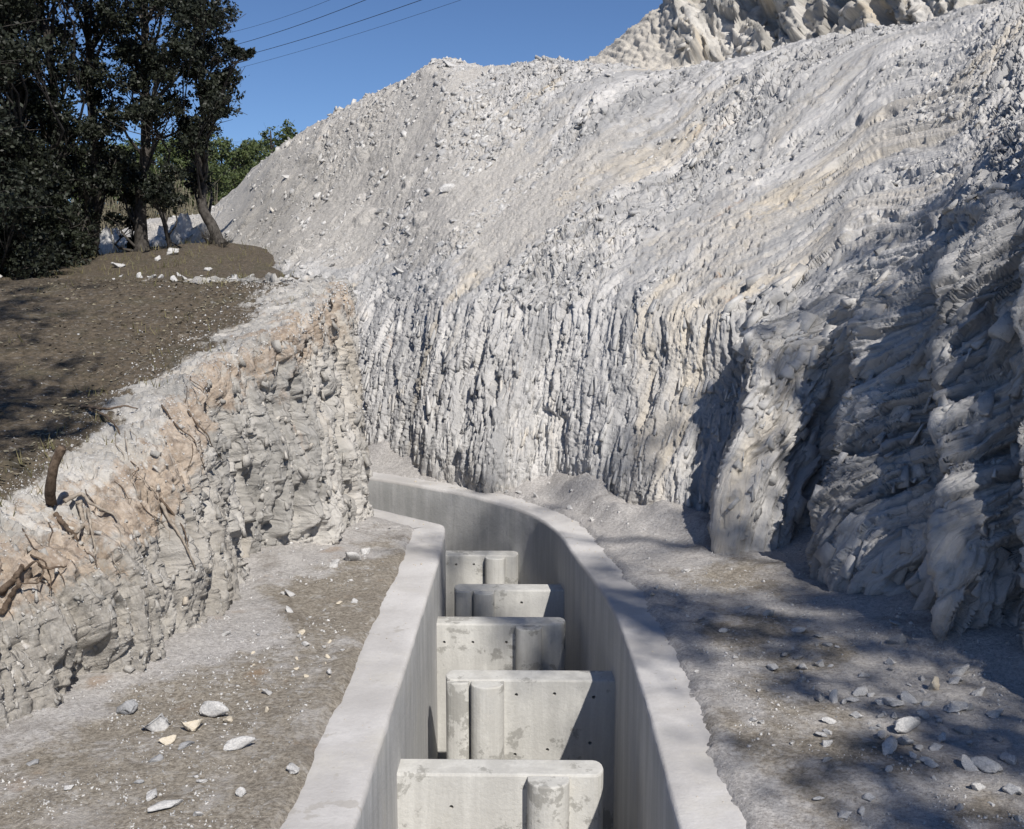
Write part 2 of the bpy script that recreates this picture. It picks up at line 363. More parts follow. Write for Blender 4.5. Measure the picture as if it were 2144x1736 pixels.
# ------------------------------------------------------------------ ground
def ground_z(x, y):
    x = np.asarray(x, float); y = np.asarray(y, float)
    dl = sdist(x, y, LW); dr = -sdist(x, y, RW); d = np.maximum(dl, dr); right = dr > dl
    n1 = fbm(x*1.3, y*1.3, 3, 3); n2 = fbm(x*5.1, y*5.1, 9, 4); n3 = fbm(x*17, y*17, 21, 3)
    z = .012+.020*n1+.013*n2+.008*n3
    wav = np.where(right, .255, .285)+np.where(right, .055*fbm(x*1.7, y*1.7, 31, 2)+.03*fbm(x*6.3, y*5.1, 35, 2)+.03*fbm(x*29, y*23, 36, 2), .022*fbm(x*4, y*4, 33, 3))
    edge = sst(wav-.09, wav+.03, d)
    z = -.04+(z+.055)*edge
    # talus of dust at the foot of both rock faces
    dc = -sdist(x, y, CPL); tal = .20*(.45+.95*np.clip(.5+fbm(x*1.6, y*1.6, 41, 2), 0, 1))
    z = z+tal*np.exp(-np.maximum(dc, 0)/.34)*sst(.30, .55, d)
    db = -sdist(x, y, LPL)
    z = z+.06*np.exp(-np.maximum(db, 0)/.25)*sst(.28, .5, d)*(.6+.5*n1)
    inside = d < .12
    far = sst(16, 26, np.hypot(np.minimum(x+1, 0)*1.1, np.maximum(y-3, 0)))
    z = np.where(inside & (far < .1) & (y > -3.0), -2.35, z)
    z = z*(1-far)+1.55*far
    return z, d, right, dc, db
def axis_pts(lo, hi, step, ext):
    n = int((hi-lo)/step); a = np.linspace(lo, hi, n)
    e = [];  s = step; v = 0
    while v < ext: s *= 1.28; v += s; e.append(v)
    return np.concatenate([lo-np.array(e[::-1]), a, hi+np.array(e)])
gx = axis_pts(-3.1, 3.6, .019, 2500); gy = axis_pts(3.2, 12.6, .026, 3000)
GX, GY = np.meshgrid(gx, gy)
GZ, GD, GR, GC, GB = ground_z(GX, GY)
dust = np.clip(1.05*np.exp(-np.maximum(GC, 0)/1.0)+.85*np.exp(-np.maximum(GB, 0)/.5), 0, 1)+.34*GR+.30*np.exp(-np.maximum(GD-.3, 0)/.10)*GR
dust = dust+.12*(~GR); rusty = (~GR)*1.0
earth = sst(14, 22, np.hypot(np.minimum(GX+1, 0)*1.1, np.maximum(GY-3, 0)))
grid_obj('ground', np.stack([GX, GY, GZ], -1), M['ground'], attrs=dict(dust=dust, rusty=rusty, earth=earth), kind='structure')

# ------------------------------------------------------------------ channel (walls, floor) and baffles
ch = link(bpy.data.objects.new('concrete_channel', None), label='long open concrete channel bending out of sight between the rock faces', cat='channel')
def wall_strip(pl, side, name):
    """side +1: body lies on the left of the direction"""
    T = np.gradient(pl, axis=0); T /= np.linalg.norm(T, axis=1, keepdims=True); N = np.stack([-T[:, 1], T[:, 0]], 1)*side
    s = np.concatenate([[0], np.cumsum(np.linalg.norm(np.diff(pl, axis=0), axis=1))])
    prof = [(0, -2.2), (0, -1.6), (0, -1.2), (0, -.8), (0, -.45), (0, -.2), (0, -.03), (.006, -.006), (.02, 0), (.08, .0), (.16, .0), (.24, .0), (.33, 0), (.345, -.02), (.345, -.5)]
    rows = []
    for k, (o, z) in enumerate(prof):
        wob = .006*fbm(s*1.7, s*0+k*.37, 5, 3)+(.006*fbm(s*9, s*0+k, 8, 3) if 5 < k < 9 else 0)
        zz = z+(.006*fbm(s*2.2, s*0+o*9, 12, 3) if z > -.04 else 0)
        rows.append(np.column_stack([pl+N*(o+wob)[:, None], np.broadcast_to(zz, s.shape)]))
    P = np.array(rows); me = mesh_np(name, P.reshape(-1, 3), grid_faces(*P.shape[:2]) if side > 0 else grid_faces(*P.shape[:2])[:, ::-1], M['wall'])
    me.materials.append(M['coping'])
    nq = len(pl)-1
    mi = np.repeat([0]*6+[1]*7+[0], nq); me.polygons.foreach_set('material_index', mi.astype(np.int32))
    return link(bpy.data.objects.new(name, me), parent=ch)
wall_strip(LW, 1, 'channel_wall'); wall_strip(RW, -1, 'channel_wall')
k = 60; la = LW[np.linspace(0, len(LW)-1, k).astype(int)]; ra = RW[np.linspace(0, len(RW)-1, k).astype(int)]
Pf = np.array([np.column_stack([a+(b-a)*f, np.full(k, -1.72)]) for f in (-.06, .5, 1.06) for a, b in [(la, ra)]])
fl = mesh_np('channel_floor', Pf.reshape(-1, 3), grid_faces(3, k)[:, ::-1], M['floor']); link(bpy.data.objects.new('channel_floor', fl), parent=ch)

def prism(name, outline, z0, z1, m, bev=.012):
    bm = bmesh.new(); vs = [bm.verts.new((x, y, z0)) for x, y in outline]; f = bm.faces.new(vs)
    r = bmesh.ops.extrude_face_region(bm, geom=[f]); top = [v for v in r['geom'] if isinstance(v, bmesh.types.BMVert)]
    for v in top: v.co.z = z1
    bmesh.ops.recalc_face_normals(bm, faces=bm.faces)
    ed = [e for e in bm.edges if all(abs(v.co.z-z1) < 1e-5 for v in e.verts)]
    bmesh.ops.bevel(bm, geom=ed, offset=bev, segments=2, affect='EDGES', profile=.6)
    me = bpy.data.meshes.new(name); bm.to_mesh(me); bm.free(); me.materials.append(m); return me
BL = [  # front Y, top z, slot side (+1: slot at the x+ end), end px, pilaster px range, label
 (4.91, -.40, 1, 1270, (1105, 1195), 'wide stained concrete baffle standing first in the channel, its pillar beside the shaded wall'),
 (6.13, -.40, -1, 930, (985, 1055), 'second concrete baffle with six bolt holes, partly in wall shadow, its pillar by the slot'),
 (7.16, -.40, 1, 1185, (1080, 1135), 'third concrete baffle, pale, with a row of three bolt holes and a blotched pillar'),
 (7.97, -.40, -1, 950, (992, 1035), 'fourth concrete baffle with dark smears along its top and a narrow pillar'),
 (8.99, -.40, 1, 1085, (1016, 1058), 'farthest concrete baffle, at the bend of the channel'),
]
HOLES = [[(945, 1690)], [(1081, 1455), (1161, 1453), (1243, 1460), (1078, 1580), (1146, 1570), (1235, 1556)], [(930, 1345), (990, 1345), (1060, 1345)], [(1032, 1262), (1092, 1262)], [(955, 1182), (992, 1182)]]
def xwall(pl, Y): return float(np.interp(Y, pl[:, 1], pl[:, 0]))
for i, (Y, zt, s, ex, pr, lab) in enumerate(BL):
    th = .17; zb = -1.75
    xl, xr = xwall(LW, Y), xwall(RW, Y+th)
    root = link(bpy.data.objects.new('channel_baffle', None), label=lab, cat='baffle', group='baffles across the channel'); root.location = (0, Y, zb)
    xe = pY(ex, 1300, Y)[0]; wallx = (xl-.05) if s > 0 else (xr+.06)
    if i == 4: wallx = -1.5
    r = th/2; out = [(wallx, 0), (xe-s*r*.6, 0)]
    for a in np.linspace(-90, 90, 9)[1:-1]: out.append((xe-s*r*.6+s*r*.6*math.cos(R(a)), r+r*math.sin(R(a))))
    out += [(xe-s*r*.6, th), (wallx, th)]
    # a shallow step where the end piece sets back
    me = prism('panel', out, 0, zt-zb, M['baffle'])
    ob = bpy.data.objects.new('panel', me); link(ob, parent=root)
    bm = bmesh.new()
    for hx, hy in HOLES[i]:
        q = pY(hx, hy, Y)
        mt = Matrix.Translation((q[0], 0, q[2]-zb)) @ Matrix.Rotation(R(90), 4, 'X')
        bmesh.ops.create_cone(bm, cap_ends=True, segments=12, radius1=.011, radius2=.011, depth=.09, matrix=mt)
    cm = bpy.data.meshes.new('cut'); bm.to_mesh(cm); bm.free(); co = bpy.data.objects.new('cut', cm); COL.objects.link(co)
    md = ob.modifiers.new('b', 'BOOLEAN'); md.object = co; md.operation = 'DIFFERENCE'; md.solver = 'EXACT'
    co.location = root.location
    bpy.context.view_layer.update()
    nm = bpy.data.meshes.new_from_object(ob.evaluated_get(bpy.context.evaluated_depsgraph_get())); ob.modifiers.clear(); ob.data = nm; nm.name = 'panel'
    bpy.data.objects.remove(co); bpy.data.meshes.remove(cm)
    if s < 0:
        a = xe+.012; b = pY(pr[0]-4, 1300, Y-.03)[0]; cx = (a+b)/2; rr = (b-a)/2
        out = [(cx-rr, -.003)]+[(cx+rr*math.cos(R(t)), -.012-.035*math.sin(R(t))) for t in np.linspace(180, 0, 11)]+[(cx+rr, -.003)]
        link(bpy.data.objects.new('end_rib', prism('end_rib', out[::-1], 0, zt-zb-.006, M['baffle'], .006)), parent=root)
    a = pY(pr[0], 1300, Y-.05)[0]; b = pY(pr[1], 1300, Y-.05)[0]; cx = (a+b)/2; rr = (b-a)/2
    out = [(cx-rr, -.003)]+[(cx+rr*math.cos(R(t)), -.045-rr*.75*math.sin(R(t))) for t in np.linspace(180, 0, 15)]+[(cx+rr, -.003)]
    link(bpy.data.objects.new('pillar', prism('pillar', out[::-1], 0, zt-zb-.004, M['baffle'], .008)), parent=root)

# ------------------------------------------------------------------ cliff and hill beyond the channel
def cliff():
    ps = [300, 400, 480, 560, 640, 775, 850, 920, 1030, 1160, 1250, 1340, 1440, 1545, 1640, 1700, 1780, 1870, 1950, 2040, 2144, 2320, 2560, 2900]
    # top edge of the steep cut: pixel and setback of depth from base
    TT = [(270, 602, 2.0), (375, 606, 1.6), (450, 610, 1.4), (545, 616, 1.2), (640, 628, 1.1), (790, 640, .95), (870, 642, .95), (945, 640, .95), (1060, 640, .95), (1190, 645, .95),
          (1290, 650, .95), (1385, 648, .95), (1490, 650, .95), (1590, 655, .9), (1690, 640, 1.1), (1750, 620, 1.25), (1830, 590, 1.4), (1920, 550, 1.5), (1990, 510, 1.6), (2070, 465, 1.7), (2160, 420, 1.8), (2340, 360, 1.8), (2580, 330, 1.1), (2900, 330, 1.1)]
    CR = [(160, 578, 26), (245, 500, 26), (335, 462, 25.5), (437, 452, 25), (605, 312, 23.2), (760, 222, 21.4), (840, 181, 20.8), (935, 137, 20.2), (1030, 152, 19.8), (1140, 140, 19.4),
          (1232, 146, 18.8), (1430, 162, 17.4), (1560, 131, 16.4), (1690, 102, 15.6), (1800, 82, 15.0), (1860, 70, 14.7), (1930, 57, 14.4), (2000, 44, 14.1), (2070, 28, 13.8), (2144, 10, 13.5), (2240, -20, 13.2), (2440, -80, 12.6), (2750, -160, 11.6), (3150, -260, 10.6)]
    TY = np.array([b[1]+t[2] for b, t in zip(CBW, TT)])
    for _ in range(8): TY[1:-1] = .5*TY[1:-1]+.25*(TY[:-2]+TY[2:])
    rows = []
    for (p, b, t, c, ty) in zip(ps, CBW, TT, CR, TY):
        T_ = pY(t[0], t[1], ty); C_ = pY(*c)
        back = np.array([.25, 1, 0.])*7; back[2] = -3.0 if p < 1200 else -.3
        low = b+np.array([0, 0, -.5]); mid = b*.5+T_*.5+np.array([-.02, -.10, 0]); m2 = T_*.55+C_*.45+np.array([0, 0, -.05])
        rows.append([low, b, mid, T_, m2, C_, C_+back])
    K = np.array(rows)                                  # (ncol, 7, 3)
    pu = np.concatenate([np.linspace(300, 700, 110, endpoint=False), np.linspace(700, 2250, 740, endpoint=False), np.linspace(2250, 2900, 70)])
    A = herm(ps, K, pu)                                 # (nu,7,3)
    vk = np.array([-.2, 0, .5, 1, 1.5, 2, 2.3])
    vv = np.concatenate([np.linspace(-.2, 0, 6, endpoint=False), np.linspace(0, 1, 270, endpoint=False), np.linspace(1, 2, 230, endpoint=False), np.linspace(2, 2.3, 16)])
    P = herm(vk, A.transpose(1, 0, 2), vv)              # (nv,nu,3)
    # soften the edge of the cut
    for _ in range(10): P[1:-1] = P[1:-1]*.5+(P[:-2]+P[2:])*.25
    def nrm(P):
        N = -normals(P)
        return N if (N[100, 500] @ np.array([-.6, -.7, .2])) > 0 else -N
    VV = np.broadcast_to(vv[:, None], P.shape[:2]); PU = np.broadcast_to(pu[None], VV.shape); i0 = int(np.searchsorted(pu, 1250))
    def coords(P):
        T = arc(P, 0); k = 40; T = np.pad(T, ((0, 0), (k+1, k)), mode='edge'); c = np.cumsum(T, 1)
        return knot_arc(P, [8, 50, 100, 150, 200, 276], i0), (c[:, 2*k+1:]-c[:, :-2*k-1])/(2*k+1)
    face = 1-sst(.90, 1.25, VV); near = sst(1250, 1650, PU); right = sst(1500, 2000, PU)
    scree = sst(1.05, 1.3, VV)*(1-sst(1000, 1500, PU+200*(VV-1)))          # fine spoil, far part of the hill
    # 1: big shapes. Stepped buttresses: flanks turned from the sun, fronts toward it
    S, Tt = coords(P); N = nrm(P)
    pe = PU-(25*VV)*face+14*fbm(S*1.3, Tt*.9, 44, 3)+5*fbm(S*4, Tt*5, 45, 3)
    tri = np.interp(pe, [1180, 1330, 1505, 1532, 1600, 1690, 1785, 1812, 1930, 2030, 2052, 2140, 2205, 2228, 2330, 2600], [0, -.16, -.42, .40, .24, .0, -.08, .30, .0, -.06, .28, .0, -.05, .30, 0, .2])
    tri = tri+.09*np.interp(pe, [700, 800, 850, 900, 960, 1040, 1100, 1180, 1260], [0, .4, -.4, .5, -.3, .4, -.3, .4, 0])
    amp = 1-sst(.72, .99+.10*right, VV)
    d = tri*amp+.12*fbm(S*.55, Tt*.30, 51, 3)*(.4+.7*near)
    rf = right*face; nf = near*face; a = S-(.12+.34*right)*Tt*face; b = Tt
    d = d+rf*(.20*chip(a*1.3, b*.38, 61)+.13*chip(a*2.6+.15*b, b*.75-.2*a, 70)+.06*chip(a*5.5+.2*b, b*1.6-.3*a, 73))+.03*nf*chip(a*2.3, b*.8, 62)
    crest = sst(1.9, 1.99, VV)*(1-sst(2.02, 2.15, VV)); d = d+crest*.16*fbm(S*1.1, Tt*.6, 81, 4)*(1-.5*right)
    foot = sst(-.2, .02, VV); P = P+N*(d*(.5+.5*foot))[..., None]
    # 2: broken rock on them
    S, Tt = coords(P); N = nrm(P)
    for _ in range(3):
        N[1:-1] = N[1:-1]*.5+(N[:-2]+N[2:])*.25; N[:, 1:-1] = N[:, 1:-1]*.5+(N[:, :-2]+N[:, 2:])*.25
    TF = np.minimum(Tt, Tt[276][None]); TS = np.maximum(Tt-Tt[276][None], 0); sk_ = np.interp(pu, [300, 900, 1900], [.70, .60, .40])[None]
    a = S-(.12+.34*right)*TF-sk_*TS+.07*fbm(S*1.1, Tt*.8, 71, 4); b = Tt+.10*fbm(S*1.1+9, Tt*.9, 72, 3)
    g = 1-scree*.8; band = fbm(a*.85, b*.13, 83, 4)+.35*fbm(a*2.1, b*.6, 84, 3); mod = .12+1.3*sst(-.18, .42, band); mod = np.maximum(np.maximum(mod*(1-.2*right), .45*near*face), .75*sst(1550, 2000, PU)*(1-face))*(1-.35*face*(1-near))
    rid = 1-np.abs(fbm(a*3.4, b*.40, 52, 3))*3
    d = .050*rid*face*(.6+.5*near)+.020*(1-np.abs(fbm(a*1.9, b*.35, 57, 3))*3)*(1-face)*(1-scree*.6)
    _, e1 = facet(a*1.1+.35*b, b*.42, 58); d = d-.05*np.exp(-e1/.035)*rf
    bo = b; b = b-(.45+.17*right)*TF-.15*right*TS
    f2, e2 = facet(a*4.4, b*1.5, 64, .9); f5, e5 = facet(a*8, b*3.2, 69, 1.0); f3, _ = facet(a*15, b*7, 67, 1.1); f4, _ = facet(a*31, b*16, 68, 1.1)
    st = 1-.75*rf
    d = d+(.022*f2*st+.030*chip(a*5.1, b*1.9, 65)-.030*np.exp(-e2/.05))*g*mod
    d = d+(.019*f5*st+.020*chip(a*9.3, b*3.9, 66)-.022*np.exp(-e5/.06))*(mod*.85+.25*rf)*(1-.7*scree)
    d = d+(.013*f3+.012*chip(a*17, b*8, 63))*np.maximum(mod, .45*scree+.6*rf)+.0065*f4*(.35+.65*face)
    sh = fbm(a*6.5, b*2.6, 56, 3); d = d-.085*sst(.25, .34, sh)*(1-scree)*(.55+.3*near)
    s2 = fbm(a*13+3, b*5, 59, 3); d = d-.045*sst(.27, .35, s2)*(1-.6*scree)
    b = bo
    pit = fbm(a*2.8, b*1.1, 75, 3); d = d-.10*sst(.27, .40, pit)*(.3+.4*right+.3*rf)*(1-scree)
    d = d+.022*fbm(a*6, b*2.2, 77, 4)*g+.010*fbm(S*30, Tt*30, 79, 2)
    d = d+scree*(.05*fbm(a*1.4, b*.35, 90, 4)+.10*sst(.22, .5, fbm(a*1.6, b*.9, 91, 3))*(chip(a*3, b*2.2, 92)+.4))
    P = P+N*(d*(.5+.5*foot))[..., None]
    ochre = np.clip(.55+.9*fbm(a*.5, b*.25, 85, 3)+.35*(1-right), 0, 1)*(1-.55*near*face)
    z0 = np.zeros_like(S)
    dust = np.clip(.80*scree-.05+.75*sst(.05, -.35, band)*(1-.4*right)+.35*fbm(a*.7, b*.12, 88, 3), 0, 1)*sst(1.0, 1.2, VV)
    dust = np.maximum(dust, .5*np.exp(-np.maximum(VV, 0)/.035))
    ho = grid_obj('hill', P, M['rock'], np.stack([a, b-(.45+.17*right)*TF-.15*right*TS], -1), dict(rough=np.clip(.25+.6*mod, 0, 1), ochre=ochre, soil=z0, dust=dust, earth=z0), kind='structure')
    return P, N, PU, VV, ho, band
HP, HN, HPU, HVV, HILL, HBAND = cliff()

# ------------------------------------------------------------------ upper terrace cliff
def upper():
    cols = [(1080, (1080, 175, 25.5), (1085, 160, 26.5), (1100, 152, 28)), (1180, (1180, 178, 25), (1195, 155, 26), (1215, 142, 28)), (1290, (1290, 185, 24), (1310, 130, 25.2), (1325, 68, 27.5)),
            (1400, (1400, 190, 23), (1420, 105, 24.4), (1412, -10, 27)), (1500, (1500, 175, 22.5), (1510, 60, 24), (1500, -110, 26.5)), (1620, (1620, 150, 22), (1625, 40, 23.2), (1610, -160, 25.8)),
            (1760, (1760, 130, 21), (1765, -20, 21.8), (1750, -210, 24.5)), (1950, (1950, 95, 19.5), (1955, -80, 20.2), (1940, -260, 23)), (2200, (2200, 60, 18), (2205, -130, 18.6), (2190, -320, 21.5)), (2600, (2600, 0, 16.5), (2600, -200, 17), (2600, -400, 20))]
    ps = [c[0] for c in cols]; rows = []
    for c in cols:
        b, m_, t = pY(*c[1]), pY(*c[2]), pY(*c[3]); rows.append([b+np.array([0, -.4, -1.2]), b, m_, t, t+np.array([1, 7, -1.0])])
    A = herm(ps, np.array(rows), np.linspace(1080, 2600, 440)); vv = np.concatenate([np.linspace(0, 3, 190), np.linspace(3.05, 4, 8)])
    P = herm([0, 1, 2, 3, 4], A.transpose(1, 0, 2), vv); N = -normals(P)
    if (N[60, 200] @ np.array([0, -1, .2])) < 0: N = -N
    S = np.broadcast_to(arc(P, 1)[40][None], P.shape[:2]); T = arc(P, 0); PU = np.broadcast_to(np.linspace(1080, 2600, 440)[None], S.shape)
    rk = sst(1340, 1480, PU); a = S+.25*T+.3*fbm(S*.7, T*.7, 4, 3); b = T
    f1, _ = facet(a*.9, b*.42, 91, .5); f2, _ = facet(a*2.5, b*1.1, 93, .6); f3 = chip(a*6, b*5, 95); _, e1 = facet(a*.8, b*.5, 94)
    led = 1-np.abs(perlin(S*.35+T*.12, T*1.2-S*.55, 97))*2
    f4 = chip(a*14, b*11, 96)
    d = rk*(.30*f1+.15*f2+.15*led+.45*chip(a*1.1, b*.35, 87)+.16*chip(a*2.9, b*1.0, 89)+.30*fbm(S*.5, T*.25, 99, 2)-.30*sst(.2, .3, fbm(a*1.1, b*.5, 92, 3)))+.12*f3+.05*f4
    P = P+N*(d*sst(.2, 1.1, np.broadcast_to(vv[:, None], S.shape)))[..., None]
    z0 = np.zeros_like(S)
    uo = grid_obj('upper_hill', P, M['upperrock'], np.stack([a, b*1.5], -1), dict(ochre=np.clip(.75+.5*fbm(S, T, 3, 2), 0, 1), soil=np.clip(.12+.5*fbm(S*.6+T*.5, T*1.1, 7, 3)*rk, 0, 1), dust=np.clip(.95*(1-rk), 0, 1), earth=z0), kind='structure')
    return P, N, rk, uo
UP, UN, URK, UPPER = upper()

# ------------------------------------------------------------------ near bank with its cut face
def bank():
    ys = np.arange(len(LB), dtype=float); K = np.array(LB)
    K = np.concatenate([K[:, :1]+np.array([.06, 0, -.5]), K, K[:, 4:]+np.array([-14, .5, .3]), K[:, 4:]+np.array([-50, 1, -1.0])], 1)   # (n,8,3)
    uu = np.concatenate([np.linspace(0, 2, 40, endpoint=False), np.linspace(2, 10.4, 520, endpoint=False), np.linspace(10.4, 12, 40)])
    A = herm(ys, K, uu)
    vk = np.array([-.3, 0, 1, 1.6, 2.1, 3.4, 4, 5.])
    vv = np.concatenate([np.linspace(-.3, 0, 6, endpoint=False), np.linspace(0, 1.0, 190, endpoint=False), np.linspace(1, 2.1, 170, endpoint=False), np.linspace(2.1, 3.4, 60, endpoint=False), np.linspace(3.4, 5, 18)])
    P = herm(vk, A.transpose(1, 0, 2), vv)
    for _ in range(4): P[1:-1] = P[1:-1]*.5+(P[:-2]+P[2:])*.25
    N = normals(P)
    if (N[100, 300] @ np.array([1, -.2, .2])) < 0: N = -N
    S = knot_arc(P, [8, 60, 120, 196, 260, 330], 0); T = arc(P, 0)
    U = np.broadcast_to(uu[None], S.shape); VV = np.broadcast_to(vv[:, None], S.shape)
    top = sst(1.75, 2.15, VV+.22*fbm(S*1.2, T*1.2, 3, 3)); face = 1-sst(1.0, 1.9, VV); corner = sst(7.6, 8.6, U)*(1-sst(9.6, 10.2, U))
    a = S-.12*T+.10*fbm(S*1.1, T*1.1, 11, 3); b = T+.1*fbm(S*1.1+5, T*1.1, 12, 3)
    d = .20*fbm(a*.9, b*.7, 13, 3)*face*(1-.6*corner)
    # knobbly weathered rock
    f0 = chip(a*2.6, b*.55, 21); _, e0 = facet(a*2.2, b*.5, 22)
    d = d+face*(.085*f0-.06*np.exp(-e0/.04))*(1-.4*corner)
    rid = 1-np.abs(fbm(a*4.6, b*.30, 23, 3))*3; d = d+.055*(rid-.4)*face
    f2 = chip(a*6, b*1.3, 25); _, e2 = facet(a*6.5, b*1.3, 26); f3 = chip(a*14, b*6, 27)
    d = d+(.045*f2-.045*np.exp(-e2/.06))*(.25+.75*face)*(1-top)+.013*f3*(1-.2*top)
    pit = fbm(a*4.6, b*1.0, 29, 3); d = d-.12*sst(.20, .29, pit)*face*(1-.3*corner)
    q1, _ = facet(a*9, b*4.5, 36, 1.); q2, _ = facet(a*24, b*15, 37, 1.1); d = d+(.006*q1+.010*q2)*(1-.3*top)+.022*chip(a*11, b*3, 39)*(1-top)
    p2 = fbm(a*8.5, b*2.2, 38, 3); d = d-.09*sst(.20, .28, p2)*(1-top)*(.35+.65*face)
    d = d+.03*fbm(a*3.4, b*.8, 31, 4)*(1-top*.5)+.016*fbm(S*14, T*14, 33, 3)+.05*top*fbm(S*.9, T*.9, 34, 3)
    hol = fbm(a*1.3, b*.8, 35, 2); d = d-.16*sst(.25, .5, hol)*face*(1-corner)
    foot = sst(-.3, .05, VV); d = d*(.4+.6*foot)
    P = P+N*d[..., None]
    n = fbm(S*1.4, T*1.4, 41, 4)
    soil = np.exp(-((VV-(1.45+.12*n-.25*(1-sst(4, 7, U))))/.40)**2)*(.92+.35*n)*(1-.5*sst(8.2, 9.2, U)*(1-sst(1.75, 1.95, VV)))
    soil = np.maximum(soil, .55*(1-sst(3.6, 5.6, U))*sst(.5, 1.0, VV)*(1-top))
    dirty = np.clip((1-sst(4.6, 7.2, U))*(.8-.35*sst(.8, 1.4, VV))+.35*n*(1-corner), 0, 1)*(1-top)
    dust = np.clip(.34*np.exp(-((VV-1.85)/.22)**2)+.30*n*top*(1-sst(2.2, 2.6, VV))+.30*np.exp(-np.maximum(VV, 0)/.15), 0, 1)
    earth = sst(1.38, 2.0, VV+.38*n)*(.35+.65*top)*(1-.75*sst(8.2, 9.0, U)*(1-sst(1.7, 1.95, VV)))
    ochre = np.clip(.35+.6*n+.5*corner, 0, 1)
    bo = grid_obj('rocky_bank', P, M['bankrock'], np.stack([a, b*.55], -1), dict(rough=.25+.5*face, ochre=ochre, soil=soil, dust=dust, earth=earth, dirty=dirty), kind='structure')
    return P, N, U, VV, bo
BP, BN, BU, BVV, BANK = bank()

# ------------------------------------------------------------------ earth mound behind the bank
def mound_z(x, y):
    x = np.asarray(x, float); y = np.asarray(y, float)
    z = 1.97+.05*fbm(x*.6, y*.6, 3, 3)+.025*fbm(x*3, y*3, 5, 3)
    z = z+.55*np.exp(-(((x+5.2)/2.1)**2+((y-17.6)/2.3)**2))+.30*np.exp(-(((x+9)/3.0)**2+((y-18.5)/2.0)**2))
    return z-2.4*(1-sst(12.2, 12.9, y+.45*(x+3)*(x > -7)-.0*(x < -7)))
mx = np.concatenate([np.linspace(-60, -14, 24, endpoint=False), np.linspace(-14, -3.0, 220)]); my = np.concatenate([np.linspace(11.8, 20, 170, endpoint=False), np.linspace(20, 40, 40)])
MX, MY = np.meshgrid(mx, my); MZ = mound_z(MX, MY)-.6*sst(34, 40, MY)
pathm = np.exp(-((MY-(14.0+.05*MX+.15*np.sin(MX*.9)))/.35)**2)
z0 = np.zeros_like(MX)
grid_obj('earth_mound', np.stack([MX, MY, MZ], -1), M['bankrock'], np.stack([MX, MY], -1), dict(ochre=z0, soil=.25*np.exp(-(((MX+4.9)/1.4)**2+((MY-17)/1.5)**2)), dust=z0, earth=.95-.25*pathm), kind='structure', smooth=True)

# ------------------------------------------------------------------ loose stones
def rock_mesh(seed, sub, m, flat=1.0, cuts=15):
    r = np.random.default_rng(seed); bm = bmesh.new(); bmesh.ops.create_icosphere(bm, subdivisions=sub, radius=1)
    V = np.array([v.co[:] for v in bm.verts]); F = np.array([[v.index for v in f.verts] for f in bm.faces]); bm.free()
    V = V*np.array([1, .8+.2*r.random(), (.75+.2*r.random())*flat])
    for _ in range(cuts):
        n = r.normal(size=3); n /= np.linalg.norm(n); dd = (.36+.30*r.random())*(np.abs(V @ n).max()); q = V @ n-dd
        V = V-np.maximum(q, 0)[:, None]*n
    V = V+r.normal(size=V.shape)*.018
    V /= np.abs(V[:, :2]).max()
    return mesh_np('stone', V, F, m)
STM = {k: [rock_mesh(100+10*j+i, 3, M[k], fl) for i, fl in enumerate((1, .9, .7, 1.15, .8))] for j, k in enumerate(('stone', 'stonecream', 'stonegrey'))}
def put_stone(name, p, r, kind='stone', var=None, label=None, group=None, stretch=(1, 1, 1), rz=None, tilt=.3, sink=.45):
    me = STM[kind][random.randrange(5) if var is None else var]
    o = bpy.data.objects.new(name, me); o.location = (p[0], p[1], p[2]+r*stretch[2]*.5*(1-sink))
    o.rotation_euler = (random.uniform(-tilt, tilt), random.uniform(-tilt, tilt), random.uniform(0, 6.3) if rz is None else rz)
    o.scale = (r*stretch[0], r*stretch[1], r*stretch[2])
    return link(o, label=label, cat='stone', group=group)
def on_ground(x, y):
    z = .03
    for _ in range(4):
        p = pz(x, y, z); z = float(ground_z(np.array([p[0]]), np.array([p[1]]))[0][0])
    return np.array([p[0], p[1], z])
GL = 'stones on the dirt below the root-covered bank'; GRt = 'stones on the dirt below the tall rock face'
